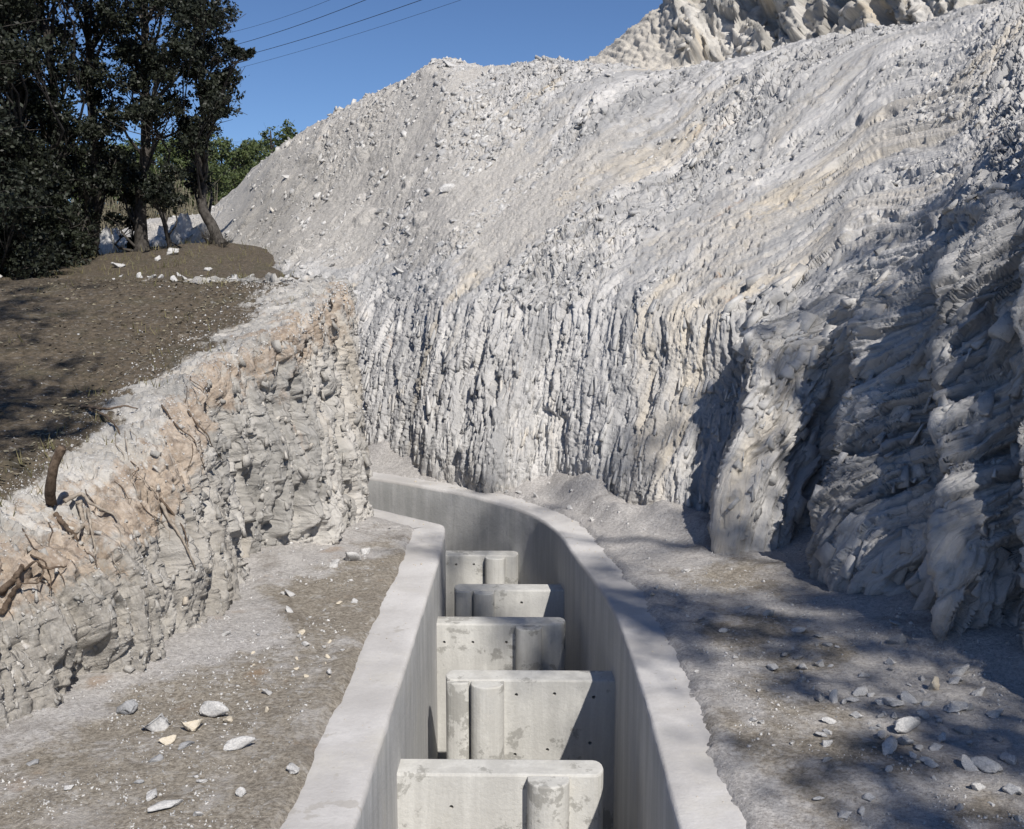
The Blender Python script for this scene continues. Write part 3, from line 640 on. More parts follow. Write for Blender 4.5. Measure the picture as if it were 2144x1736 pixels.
NEARL = [(335, 1527, 62, 'stone', (1, .8, .8), 'large white stone in the cluster below the root-covered bank'), (402, 1530, 50, 'stonecream', (1, 1, 1), 'cream stone at the end of the cluster below the root-covered bank'),
 (352, 1556, 34, 'stonecream', (1, 1, .8), None), (388, 1562, 36, 'stonegrey', (1, 1, .6), None), (448, 1498, 52, 'stone', (1, 1, .9), 'white stone set apart behind the stone cluster by the bank'), (478, 1512, 26, 'stonecream', (1, 1, .8), None),
 (500, 1566, 58, 'stone', (1, .7, .6), None), (266, 1492, 44, 'stonegrey', (1, 1, 1), 'rounded grey stone lying against the foot of the root-covered bank'), (348, 1690, 100, 'stone', (1, .35, .32), 'long bone-shaped white stone on the brown dirt'),
 (318, 1672, 44, 'stone', (1, .9, .7), None), (412, 1706, 22, 'stone', (1, 1, .7), None), (610, 1612, 54, 'stone', (1, .6, .5), 'flat white stone almost touching the channel coping'), (505, 1668, 24, 'stone', (.8, .6, 1.2), None),
 (330, 1592, 24, 'stonegrey', (1, 1, .7), None), (420, 1638, 24, 'stone', (1, 1, .6), None), (290, 1640, 26, 'stonegrey', (1, .6, .5), None), (712, 1264, 16, 'stonecream', (1, 1, .8), None), (740, 1262, 16, 'stone', (1, 1, .8), None),
 (735, 1172, 36, 'stone', (1, 1, .8), None), (762, 1160, 26, 'stone', (1, 1, .8), None), (700, 1186, 22, 'stone', (1, 1, .7), None), (140, 1652, 26, 'stone', (1, 1, .5), None), (560, 1452, 20, 'stone', (1, 1, .7), None), (640, 1352, 18, 'stone', (1, 1, .7), None),
 (690, 1410, 20, 'stone', (1, 1, .7), None), (470, 1330, 18, 'stone', (1, 1, .7), None), (70, 1600, 24, 'stonegrey', (1, 1, .6), None), (540, 1330, 14, 'stonegrey', (1, 1, .7), None)]
for x, y, wpx, kd, st, lab in NEARL:
    p = on_ground(x, y); r = wpx*.5*p[1]/FPX*1.25
    put_stone('loose_stone', p, r, kd, label=lab or {'stone': 'small white stone lying on the brown dirt between bank and channel', 'stonecream': 'small cream stone lying on the brown dirt between bank and channel', 'stonegrey': 'small grey stone lying on the brown dirt between bank and channel'}[kd], group=GL, stretch=st, rz=.4 if st[1] < .5 else None, tilt=.15)
CROP = [(660, 690, 52, 's', .9), (345, 712, 40, 'g', .8), (450, 775, 42, 's', .7), (915, 800, 48, 'g', .7), (685, 950, 92, 's', .5), (830, 950, 56, 's', .7), (745, 890, 60, 'g', .8), (1300, 825, 74, 'g', .9), (1255, 930, 62, 's', .9), (1125, 992, 62, 's', .5),
 (1565, 1025, 80, 's', .6), (1478, 1052, 72, 'c', .8), (1570, 1150, 125, 's', .35), (1325, 1255, 135, 's', .8), (1252, 1125, 130, 's', .6), (1090, 1185, 72, 's', .6), (965, 1220, 62, 's', .6), (930, 1282, 62, 's', .7), (1262, 1345, 130, 's', .5), (1222, 1285, 82, 's', .5),
 (1400, 1340, 82, 's', .4), (1488, 1340, 82, 's', .5), (1510, 1305, 54, 's', 1.2), (1735, 1450, 122, 's', .7), (1852, 1412, 112, 's', .8), (1840, 1552, 92, 's', .8), (1892, 1562, 62, 's', .8), (916, 1106, 54, 'g', 1.), (992, 1112, 54, 's', 1.), (1082, 1115, 62, 's', .5),
 (1365, 1112, 72, 's', .7), (1690, 1080, 62, 's', .7), (1035, 1122, 44, 's', .7), (1030, 1675, 84, 's', .6), (1117, 1655, 64, 's', .5), (1150, 1586, 74, 's', .5), (915, 1590, 62, 's', .5), (1890, 1695, 54, 's', .9), (1602, 1636, 44, 'g', .7), (1295, 700, 62, 's', .6),
 (315, 972, 26, 's', .8), (820, 772, 60, 's', .5), (500, 900, 30, 's', .6), (620, 1060, 34, 's', .6), (1160, 1090, 46, 's', .7), (1430, 1130, 60, 's', .6), (1650, 1150, 50, 'g', .7), (1770, 1180, 70, 's', .6), (1500, 1210, 44, 's', .6), (1180, 1250, 40, 's', .6), (780, 1320, 34, 's', .6),
 (1650, 1320, 44, 's', .6), (1400, 1410, 50, 'c', .5), (1600, 1010, 40, 's', .7), (690, 1330, 26, 's', .6), (560, 660, 28, 's', .7), (1840, 800, 24, 's', .8), (260, 480, 50, 's', .7), (100, 600, 30, 'c', .8), (120, 560, 36, 's', .6), (1420, 1010, 44, 's', .7), (1330, 1310, 40, 's', .7), (1210, 1190, 44, 'g', .8), (1280, 1190, 50, 's', .7), (1700, 1530, 50, 's', .6), (1760, 1620, 40, 's', .6)]
SP = {3 + 10: 'big white block on top of the stone pile below the tall rock face', 18: 'flat angular white slab lying before the stone pile', 12: 'flat round grey-white slab behind the white block of the stone pile', 23: 'rounded white boulder at the downhill end of the stone pile', 24: 'large pale boulder resting behind the rounded white boulder', 22: 'thin white stone standing on its edge by the stone pile', 27: 'dark grey cube-like stone beside the pale dust'}
kk = {'s': 'stone', 'g': 'stonegrey', 'c': 'stonecream'}
for i, (cx, cy, wpx, kd, hz) in enumerate(CROP):
    p = on_ground(1323+cx*.4287, 992+cy*.4286); r = wpx*.4287*.5*p[1]/FPX*1.3
    put_stone('loose_stone', p, r, kk[kd], label=SP.get(i) or {'s': 'small white broken stone on the dirt below the tall rock face', 'g': 'small grey broken stone on the dirt below the tall rock face', 'c': 'small tan broken stone on the dirt below the tall rock face'}[kd], group=GRt, stretch=(1, .8, hz))
rs = np.random.default_rng(55)
for i in range(52):
    t_ = rs.random(); x = 1640+470*t_+rs.normal()*70; y = 1415+150*t_+rs.normal()*75
    if not (1470 < x < 2150 and 1330 < y < 1725): continue
    p = on_ground(x, y); r = (8+22*rs.random()**2.2)*.5*p[1]/FPX*1.5; kd = ('stone', 'stone', 'stone', 'stonegrey')[rs.integers(4)]
    put_stone('loose_stone', p, r, kd, label={'stone': 'white chunk of the loose rubble strewn around the stone pile', 'stonegrey': 'grey chunk of the loose rubble strewn around the stone pile'}[kd], group='rubble around the stone pile', stretch=(1, .8, .75))
for i in range(26):
    x = 640+60*rs.normal()-30*rs.random(); y = 1370+75*rs.normal()
    if not (450 < x < 760 and 1230 < y < 1560) or x > 1010-.30*(y-700)-15-.0*y: continue
    p = on_ground(x, y); put_stone('loose_stone', p, (6+12*rs.random()**2)*.5*p[1]/FPX*1.5, ('stone', 'stonecream')[rs.integers(2)], label='pale pebble in the gravelly strip beside the channel coping', group='pale pebbles beside the coping', stretch=(1, .8, .75))
for x, y, wpx in [(842, 996, 34), (812, 972, 22), (1088, 1046, 24), (1122, 1030, 18), (1010, 1022, 18), (1060, 1030, 16), (1195, 1062, 16), (880, 978, 18), (1240, 1090, 16)]:
    p = on_ground(x, y); put_stone('loose_stone', p, wpx*.5*p[1]/FPX, 'stone', label='small white stone on the dust beside the bend of the channel', group='stones by the bend of the channel', stretch=(1, .8, .7))
# blocks on the hill
def project(P):
    q = P-EYE; z = q @ fw; return CXP+FPX*(q @ rt)/z, CYP-FPX*(q @ up)/z
HX, HY = project(HP)
def on_hill(x, y):
    k = np.argmin((HX-x)**2+(HY-y)**2+1e6*(HVV > 2)); return HP.reshape(-1, 3)[k], HN.reshape(-1, 3)[k]
for cx, cy, wpx, hz, lab in [(950, 985, 90, .5, 'bright white oblong block halfway up the white hill'), (905, 1110, 80, 1.1, 'white block standing upright beside an ochre streak on the hill'), (740, 1100, 95, .6, None), (670, 1262, 92, .4, 'flat white slab on the hill just above the steep cut'), (935, 815, 100, .7, None),
 (140, 737, 52, .6, 'grey block with a dark shaded side on the sloping flank of the hill'), (60, 745, 55, .5, None), (710, 232, 130, .5, 'big pale slab on the shoulder of the hill below the skyline'), (910, 225, 44, .7, None), (762, 312, 72, .5, None), (945, 138, 80, .5, 'rounded white outcrop on the highest bump of the skyline'), (1420, 148, 95, .5, 'low white outcrop on the hill skyline beside the upper terrace'), (1130, 192, 44, .7, None), (600, 1010, 80, .4, None), (560, 940, 90, .4, None), (1300, 165, 60, .4, None), (300, 1230, 70, .4, None), (1445, 292, 50, .4, None), (640, 360, 46, .5, None), (490, 420, 36, .5, None), (270, 560, 40, .5, None), (720, 870, 40, .5, None), (1010, 250, 40, .5, None), (860, 200, 60, .5, None)]:
    p, n = on_hill(578.8+cx*.3856, 82.7+cy*.3856); r = wpx*.3856*.5*p[1]/FPX
    o = put_stone('hill_block', p, r, 'stone', label=lab or 'pale stone block lying on the white hill slope', group='stone blocks on the white hill', stretch=(1, .8, hz), tilt=.5, sink=1.3)

# ------------------------------------------------------------------ gravel and rubble (uncountable)
OCT = np.array([(1, 0, 0), (-1, 0, 0), (0, 1, 0), (0, -1, 0), (0, 0, 1), (0, 0, -1)], float)
OF = np.array([(0, 2, 4), (2, 1, 4), (1, 3, 4), (3, 0, 4), (2, 0, 5), (1, 2, 5), (3, 1, 5), (0, 3, 5)])
def chips(name, C, r, m, label, cat, N=None):
    n = len(C); q = rng.normal(size=(n, 4)); q /= np.linalg.norm(q, axis=1, keepdims=True); w_, x, y, z = q.T
    Rm = np.stack([1-2*(y*y+z*z), 2*(x*y-z*w_), 2*(x*z+y*w_), 2*(x*y+z*w_), 1-2*(x*x+z*z), 2*(y*z-x*w_), 2*(x*z-y*w_), 2*(y*z+x*w_), 1-2*(x*x+y*y)], -1).reshape(n, 3, 3)
    V = OCT[None]*(.45+.75*rng.random((n, 6, 1)))*np.array([1, .8, .55])+rng.normal(size=(n, 6, 3))*.12
    V = np.einsum('nij,nkj->nki', Rm, V)*r[:, None, None]+C[:, None]
    F = (OF[None]+6*np.arange(n)[:, None, None]).reshape(-1, 3)
    return link(bpy.data.objects.new(name, mesh_np(name, V.reshape(-1, 3), F, m)), label=label, cat=cat, kind='stuff')
def scatter_ground(n, seed, thr):
    r = np.random.default_rng(seed); x = r.uniform(-20, 2200, n); y = 1000+780*r.random(n)**.8
    d = np.stack([fw*FPX]*n)+rt[None]*(x-CXP)[:, None]-up[None]*(y-CYP)[:, None]; t = (.02-EYE[2])/d[:, 2]; p = EYE+d*t[:, None]
    z, dd, rg, dc, db = ground_z(p[:, 0], p[:, 1]); nz = fbm(p[:, 0]*1.5, p[:, 1]*1.5, seed, 3)+.4*fbm(p[:, 0]*6, p[:, 1]*6, seed+4, 2)
    k = (dd > .36) & (dc > -.05) & (db > -.05) & (nz > thr); q = np.column_stack([p[:, 0], p[:, 1], z])[k]
    return q, r
q, r = scatter_ground(20000, 5, .02); chips('gravel', q, (1.2+4.6*r.random(len(q))**4)*q[:, 1]/FPX*1.3, M['stone'], 'fine white gravel chips strewn over the dirt', 'gravel')
def crumbs(n, seed):
    r = np.random.default_rng(seed); pl = np.vstack([np.column_stack([LW, -np.ones(len(LW))]), np.column_stack([RW, np.ones(len(RW))])]); pl = pl[(pl[:, 1] > 3.2) & (pl[:, 1] < 10.3)]
    k = pl[r.integers(0, len(pl), n)]; off = .03+.24*r.random(n)**.6; return np.column_stack([k[:, 0]+k[:, 2]*off, k[:, 1]+r.uniform(-.03, .03, n), np.full(n, .002)]), r
q, r = crumbs(420, 77); chips('coping_crumbs', q, (.8+2.2*r.random(len(q))**4)*q[:, 1]/FPX, M['stonecream'], 'crumbs of stone scattered on the concrete coping', 'gravel')
q, r = scatter_ground(10000, 8, -.1); chips('dirt_crumbs', q, (1.0+2.4*r.random(len(q))**3)*q[:, 1]/FPX*1.3, M['stonegrey'], 'dark grey crumbs of dirt strewn over the ground', 'gravel')
m_ = (HVV > 1.02) & (HVV < 1.99) & (HPU > 430) & (HPU < 2260) & (HBAND > -.12); idx = np.flatnonzero(m_.ravel()); idx = rng.choice(idx, 5000, replace=False)
C = HP.reshape(-1, 3)[idx]; rr = (1.6+5.6*rng.random(len(idx))**3.5)*C[:, 1]/FPX
chips('slope_rubble', C, rr, M['stone'], 'broken white rubble covering the hill slope', 'rubble')
m_ = (BVV > .05) & (BVV < 2.3) & (BU > 1.5) & (BU < 10); idx = rng.choice(np.flatnonzero(m_.ravel()), 5000, replace=False)
m2 = (BVV > 1.35) & (BVV < 2.02) & (BU > 2.2) & (BU < 9.6); idx = np.concatenate([idx, rng.choice(np.flatnonzero(m2.ravel()), 6500, replace=False)])
C = BP.reshape(-1, 3)[idx]; chips('bank_rubble', C, (1.3+3.4*rng.random(len(idx))**3)*np.maximum(C[:, 1], 2.5)/FPX, M['stone'], 'small pale stones stuck in the cut bank', 'rubble')

# ------------------------------------------------------------------ angular shards standing out of the rock (uncountable)
def shard_material(name, lo, hi, warm):
    m, n, p = mat(name, .85, .35); t = NT(n); ob = t.obj()
    c = t.mix(t.ramp(t.noise(ob, 2.2, 5, .65), .35, .65), lo, hi); c = t.mix(t.ramp(t.noise(ob, 1.1, 4, .6), .55, .72, 0, .6), c, warm)
    f = t.noise(ob, 34, 6, .78); c = t.mix(t.ramp(f, .53, .72, 0, .55), c, tuple(x*.45 for x in lo)); t.link(c, p.inputs['Base Color']); t.bump(f, p, .7, .02); return m
M['shard'] = shard_material('marble_shard', (.38, .375, .37), (.63, .615, .59), (.60, .52, .41))
M['bankshard'] = shard_material('bank_shard', (.34, .325, .30), (.58, .55, .505), (.50, .41, .30))
BOX = np.array([(x, y, z) for x in (-1, 1) for y in (-1, 1) for z in (-1, 1)], float)
BQ = np.array([(0, 1, 3, 2), (4, 6, 7, 5), (0, 4, 5, 1), (2, 3, 7, 6), (0, 2, 6, 4), (1, 5, 7, 3)])
def shards(name, P, N, mask, n, L, m, lean, parent, label, flat=.5, asp=(.45, .22), jit=.3, seed=1, out=.1):
    """L: half length in px at the surface's depth; lean: strike shift per rise; flat: share lying on the face rather than edge-on"""
    r = np.random.default_rng(seed); idx = r.choice(np.flatnonzero(mask.ravel()), n, replace=False)
    tv = np.gradient(P, axis=0).reshape(-1, 3)[idx]; c = P.reshape(-1, 3)[idx]; nn = N.reshape(-1, 3)[idx]
    nn = nn/np.linalg.norm(nn, axis=1, keepdims=True); tv = tv-(tv*nn).sum(1, keepdims=True)*nn; tv /= np.linalg.norm(tv, axis=1, keepdims=True)
    sv = np.cross(tv, nn); sg = np.sign((sv*rt).sum(1, keepdims=True)); sv = sv*np.where(sg == 0, 1, sg)
    ln = (lean.ravel()[idx] if isinstance(lean, np.ndarray) else lean)
    a1 = tv+sv*np.reshape(ln, (-1, 1))+r.normal(size=(n, 3))*jit; a1 /= np.linalg.norm(a1, axis=1, keepdims=True)
    fl = (r.random((n, 1)) < flat); w_ = np.where(fl, nn, sv)+r.normal(size=(n, 3))*(jit+.12); w_ -= (w_*a1).sum(1, keepdims=True)*a1; w_ /= np.linalg.norm(w_, axis=1, keepdims=True); a2 = np.cross(w_, a1)
    h = L(r.random(n))*np.maximum(c[:, 1], 2.5)/FPX; wd = h*asp[0]*(.6+.9*r.random(n)); tk = h*asp[1]*(.6+.9*r.random(n))
    B = BOX[None]*(.72+.4*r.random((n, 8, 3))); B[:, 4:, 1:] *= (.25+.7*r.random((n, 1, 1)))
    V = (c+nn*(out*h*r.normal(size=n)-.25*np.where(fl[:, 0], tk, wd))[:, None])[:, None]+B[..., :1]*(a1*h[:, None])[:, None]+B[..., 1:2]*(a2*wd[:, None])[:, None]+B[..., 2:]*(w_*tk[:, None])[:, None]
    F = (BQ[None]+8*np.arange(n)[:, None, None]).reshape(-1, 4)
    return link(bpy.data.objects.new(name, mesh_np(name, V.reshape(-1, 3), F, m)), parent=parent, kind='stuff')
vis = (HPU > 520) & (HPU < 2250)
leanS = np.interp(HPU, [300, 900, 1900], [.75, .62, .42])
shards('slope_shards', HP, HN, vis & (HVV > 1.0) & (HVV < 1.98) & (HPU > 900) & (HBAND > -.02), 4200, lambda q: 3.0+10*q**4, M['shard'], leanS, HILL, None, .55, (.5, .25), .30, 1)
shards('scree_shards', HP, HN, vis & (HVV > 1.05) & (HVV < 1.98) & (HPU < 1250) & (HBAND > -.10), 1800, lambda q: 2.5+9*q**4, M['shard'], leanS, HILL, None, .7, (.6, .35), .5, 2)
shards('face_shards', HP, HN, vis & (HVV > .02) & (HVV < 1.05) & (HPU < 1600), 1500, lambda q: 5+18*q**3, M['shard'], .12, HILL, None, .5, (.30, .14), .10, 3, .0)
shards('cliff_shards', HP, HN, vis & (HVV > .02) & (HVV < 1.15) & (HPU > 1480), 800, lambda q: 6+26*q**3, M['shard'], .5, HILL, None, .75, (.6, .22), .22, 4, .0)
shards('bank_shards', BP, BN, (BVV > .02) & (BVV < 1.5) & (BU > 2.5) & (BU < 9.8), 1300, lambda q: 3+10*q**3, M['bankshard'], .15, BANK, None, .5, (.6, .4), .4, 5, .0)
shards('terrace_shards', UP, UN, URK > .3, 900, lambda q: 4+14*q**2.5, M['bankshard'], .5, UPPER, None, .6, (.6, .35), .3, 6, .0)
# ------------------------------------------------------------------ stones along the track on the bank top
for i in range(70):
    x = random.uniform(-9.0, -2.6) if i > 8 else random.uniform(-5.2, -2.6); y = 14.0+.05*x+.15*math.sin(x*.9)+random.gauss(0, .22)
    z = float(mound_z(np.array([x]), np.array([y]))[0]); r_ = random.choice((.03, .04, .045, .06, .08))
    put_stone('track_stone', (x, y, z), r_, 'stone', label='white stone in the row along the earth track on the bank', group='white stones along the bank-top track', stretch=(1, .8, .7))
for x, y, wpx, lab in [(432, 568, 26, 'single white stone lying on the brown mound below the leaning tree'), (358, 532, 36, 'grey slab leaning at the foot of the thin sapling'), (600, 587, 22, 'white stone at the grassy edge of the bank above the cut corner'), (250, 560, 30, 'grey-white stone under the straight oak'), (330, 545, 26, 'small white stone between the straight oak and the grey slab')]:
    Y = 15.2
    p = pY(x, y, Y)
    for _ in range(5):
        zz = float(mound_z(np.array([p[0]]), np.array([p[1]]))[0]); Y += (p[2]-zz)*2.5; Y = min(max(Y, 13.2), 18.5); p = pY(x, y, Y)
    p[2] = float(mound_z(np.array([p[0]]), np.array([p[1]]))[0])
    put_stone('mound_stone', p, wpx*.5*p[1]/FPX, 'stone', label=lab, stretch=(1, .8, .6))

for x, y, wpx in [(182, 548, 44), (204, 522, 50), (226, 502, 46), (250, 492, 40), (340, 500, 50), (372, 482, 56), (402, 488, 44), (424, 505, 46), (345, 522, 40), (392, 512, 44), (322, 540, 30), (272, 520, 40), (190, 566, 30)]:
    p = pY(x, y, 21.0); put_stone('pale_boulder', p-np.array([0, 0, .25]), wpx*.62*21/FPX, 'stone', label='pale boulder of the white heap behind the oak trunks', group='pale boulders behind the oak trunks', stretch=(1, .9, 1.5), tilt=.4)
# ------------------------------------------------------------------ roots on the cut bank
BX, BY = project(BP)
def on_bank(x, y, lift=0.):
    q = (BX-x)**2+(BY-y)**2; k = np.argmin(np.where((q < max(36., q.min()+4)) & (BP[..., 1] > 2), BP[..., 1], 99)); return BP.reshape(-1, 3)[k]+BN.reshape(-1, 3)[k]*lift
def root(name, px, r0, r1, label, lift=.02, m='root', kids=()):
    r0 *= .75; r1 *= .75
    pts = np.array([on_bank(x, y, l*.7) for (x, y), l in zip(px, lift if isinstance(lift, (list, tuple)) else [lift]*len(px))])
    t = np.linspace(0, 1, len(pts)); P = herm(t, pts, np.linspace(0, 1, len(pts)*5)); P = P+rng.normal(size=P.shape)*r0*(.0 if r0 > .03 else .12)
    n = len(P); rad = r0+(r1-r0)*np.linspace(0, 1, n)**.8; rad = rad*(1+(.0 if r0 > .03 else .10)*rng.normal(size=n))
    V, F = tube_np(P, np.maximum(rad, .0015), 9, False); V = np.vstack([V, P[:1], P[-1:]]); k0 = n*9
    F = F+[(j, k0, k0, (j+1) % 9) for j in range(0)]
    tri = [(k0, (j+1) % 9, j) for j in range(9)]+[(k0+1, (n-1)*9+j, (n-1)*9+(j+1) % 9) for j in range(9)]
    F3 = [(a, b, c) for a, b, c, d in F]+[(a, c, d) for a, b, c, d in F]+tri
    o = link(bpy.data.objects.new(name, mesh_np(name, V, np.array(F3), M[m], True)), label=label, cat='root')
    return o
rb = on_bank(104, 1050)
def world_root(name, pts, r0, r1, label, m):
    P = herm(np.linspace(0, 1, len(pts)), np.array(pts), np.linspace(0, 1, 26)); rad = (r0+(r1-r0)*np.linspace(0, 1, 26))*(1+.05*fbm(np.linspace(0, 5, 26), np.zeros(26), 3, 3))
    V, F = tube_np(P, rad, 14, False); k0 = len(V); V = np.vstack([V, P[:1], P[-1:]])
    F3 = [(a, b, c) for a, b, c, d in F]+[(a, c, d) for a, b, c, d in F]+[(k0, (j+1) % 14, j) for j in range(14)]+[(k0+1, 25*14+j, 25*14+(j+1) % 14) for j in range(14)]
    V = V+.004*np.stack([fbm(V[:, 2]*9+i, V[:, 0]*60+V[:, 1]*60, 7+i, 3) for i in range(3)], 1)
    return link(bpy.data.objects.new(name, mesh_np(name, V, np.array(F3), M[m])), label=label, cat='root')
world_root('root_stub', [rb+np.array([-.02, .05, -.03]), pY(105, 1030, rb[1]-.10), pY(108, 1000, rb[1]-.15), pY(114, 972, rb[1]-.17), pY(126, 945, rb[1]-.17), pY(131, 936, rb[1]-.17)], .027, .022, 'thick sawn-off brown root stub sticking out of the cut bank', 'root')
root('forked_root', [(168, 848), (185, 858), (215, 866), (240, 868), (262, 858), (290, 856)], .018, .005, 'dark forked root lying over the gravelly crest of the bank', [.0, .05, .07, .07, .06, .01])
root('forked_root', [(185, 860), (210, 875), (232, 888), (252, 905)], .014, .006, 'dark straight root prong below the forked root on the bank crest', [.04, .05, .04, 0])
root('bare_root', [(135, 1050), (165, 1042), (185, 1060), (225, 1080), (255, 1105)], .018, .006, 'long bare root running out below the sawn-off stub', [.03, .06, .05, .03, .0], 'rootpale')
root('bare_root', [(160, 1055), (172, 1085), (166, 1110), (145, 1130)], .022, .008, 'pale bent root hanging below the sawn-off stub', [.02, .06, .05, .0], 'rootpale')
root('bare_root', [(178, 1070), (182, 1100), (190, 1130), (205, 1165)], .014, .005, 'grey straight root beside the pale bent root', [.03, .05, .03, .0], 'rootpale')
root('bare_root', [(118, 1075), (128, 1095), (140, 1115), (165, 1128)], .02, .012, 'reddish broken root in the hollow below the stub', [.0, .03, .03, .0])
root('bare_root', [(0, 1240), (20, 1215), (45, 1192), (85, 1200), (130, 1188)], .026, .005, 'dark tangled root hanging low on the bank', [.02, .07, .08, .06, .04])
root('bare_root', [(45, 1195), (70, 1185), (82, 1205), (70, 1225), (40, 1222)], .009, .004, 'curled thin root looping from the dark tangled root', [.07, .09, .1, .08, .04])
root('bare_root', [(60, 1160), (85, 1185), (100, 1215), (95, 1240)], .007, .003, 'thin hanging root curving beside the looped root', [.01, .05, .06, .02])
root('bare_root', [(0, 1285), (15, 1260), (35, 1235), (30, 1215)], .02, .01, 'stout dark root at the foot of the tangled root', [.01, .05, .06, .05])
root('bare_root', [(335, 1060), (345, 1085), (362, 1120), (385, 1160), (408, 1195)], .016, .006, 'long straight pale root running down the rock face', [.02, .04, .04, .04, .02], 'rootpale')
root('bare_root', [(330, 1045), (352, 1075), (375, 1105), (392, 1140)], .010, .004, 'long thin root running down beside the straight pale root', [.01, .03, .03, .01])
root('bare_root', [(395, 860), (412, 890), (430, 920), (470, 965)], .009, .003, 'thin dark root high on the rock face', [.01, .03, .03, .01])
root('bare_root', [(345, 850), (365, 895), (400, 935), (432, 985)], .009, .003, 'thin winding root crossing the reddish soil', [.01, .03, .03, .01])
for i in range(24):
    x0 = random.uniform(40, 420); y0 = 1190-.75*x0+random.uniform(-130, 190); dx = random.uniform(-6, 32); dy = random.uniform(25, 60)
    pp = [(x0, y0), (x0+dx*.4+random.uniform(-8, 8), y0+dy*.4), (x0+dx+random.uniform(-8, 8), y0+dy*.8), (x0+dx*1.3, y0+dy)]
    o = root('rootlet', pp, .0045, .002, 'hair-thin brown rootlet trailing over the cut bank', [.0, .015, .015, .0], random.choice(('root', 'rootpale'))); o['group'] = 'thin rootlets on the cut bank'

# ------------------------------------------------------------------ dry grass and litter on the bank top
def blades(C, hgt, r, m, name, label, cat):
    n = len(C); a = r.uniform(0, 6.28, n); wv = np.stack([np.cos(a), np.sin(a), 0*a], 1)*hgt[:, None]*.05; tip = np.column_stack([r.normal(size=(n, 2))*.35, np.ones(n)])*hgt[:, None]
    V = np.stack([C-wv, C+wv, C+tip*.55+wv*.6, C+tip], 1).reshape(-1, 3); F = np.concatenate([np.stack([4*np.arange(n), 4*np.arange(n)+1, 4*np.arange(n)+2], 1), np.stack([4*np.arange(n), 4*np.arange(n)+2, 4*np.arange(n)+3], 1)])
    return link(bpy.data.objects.new(name, mesh_np(name, V, F, m)), label=label, cat=cat, kind='stuff')
rg = np.random.default_rng(91); m_ = (BVV > 1.75) & (BVV < 3.0) & (BU > 2.5) & (BU < 10.5); idx = rg.choice(np.flatnonzero(m_.ravel()), 170, replace=False)
C0 = BP.reshape(-1, 3)[idx]; keep = fbm(C0[:, 0]*.9, C0[:, 1]*.9, 12, 3) > -.05; C0 = C0[keep]; k = 9
C = np.repeat(C0, k, 0)+rg.normal(size=(len(C0)*k, 3))*np.array([.05, .05, .004]); blades(C, .03+.06*rg.random(len(C)), rg, M['drygrass'], 'dry_grass', 'short dry grass growing on the brown bank top', 'grass')
x = rg.uniform(-9, -3.2, 260); y = rg.uniform(13.2, 19, 260); C0 = np.column_stack([x, y, mound_z(x, y)]); C = np.repeat(C0, 7, 0)+rg.normal(size=(1820, 3))*np.array([.07, .07, .004]); blades(C, .04+.09*rg.random(1820), rg, M['drygrass'], 'mound_grass', 'short dry grass growing on the mound under the oaks', 'grass')
idx = rg.choice(np.flatnonzero(((BVV > 2.0) & (BVV < 3.3) & (BU > 2.5) & (BU < 10.5)).ravel()), 3500, replace=False); C = BP.reshape(-1, 3)[idx]
a_ = rg.normal(size=(3500, 3))*np.array([1, 1, .25]); a_ /= np.linalg.norm(a_, axis=1, keepdims=True); b_ = np.cross(a_, rg.normal(size=(3500, 3))*.3+np.array([0, 0, 1])); sz = (.008+.014*rg.random((3500, 1)))
V = np.stack([C-a_*sz, C+b_*sz*.5, C+a_*sz, C-b_*sz*.5], 1).reshape(-1, 3)+np.array([0, 0, .012]); link(bpy.data.objects.new('leaf_litter', mesh_np('leaf_litter', V, np.arange(14000).reshape(-1, 4), M['twig'])), label='dry leaf litter scattered over the brown bank top', cat='litter', kind='stuff')

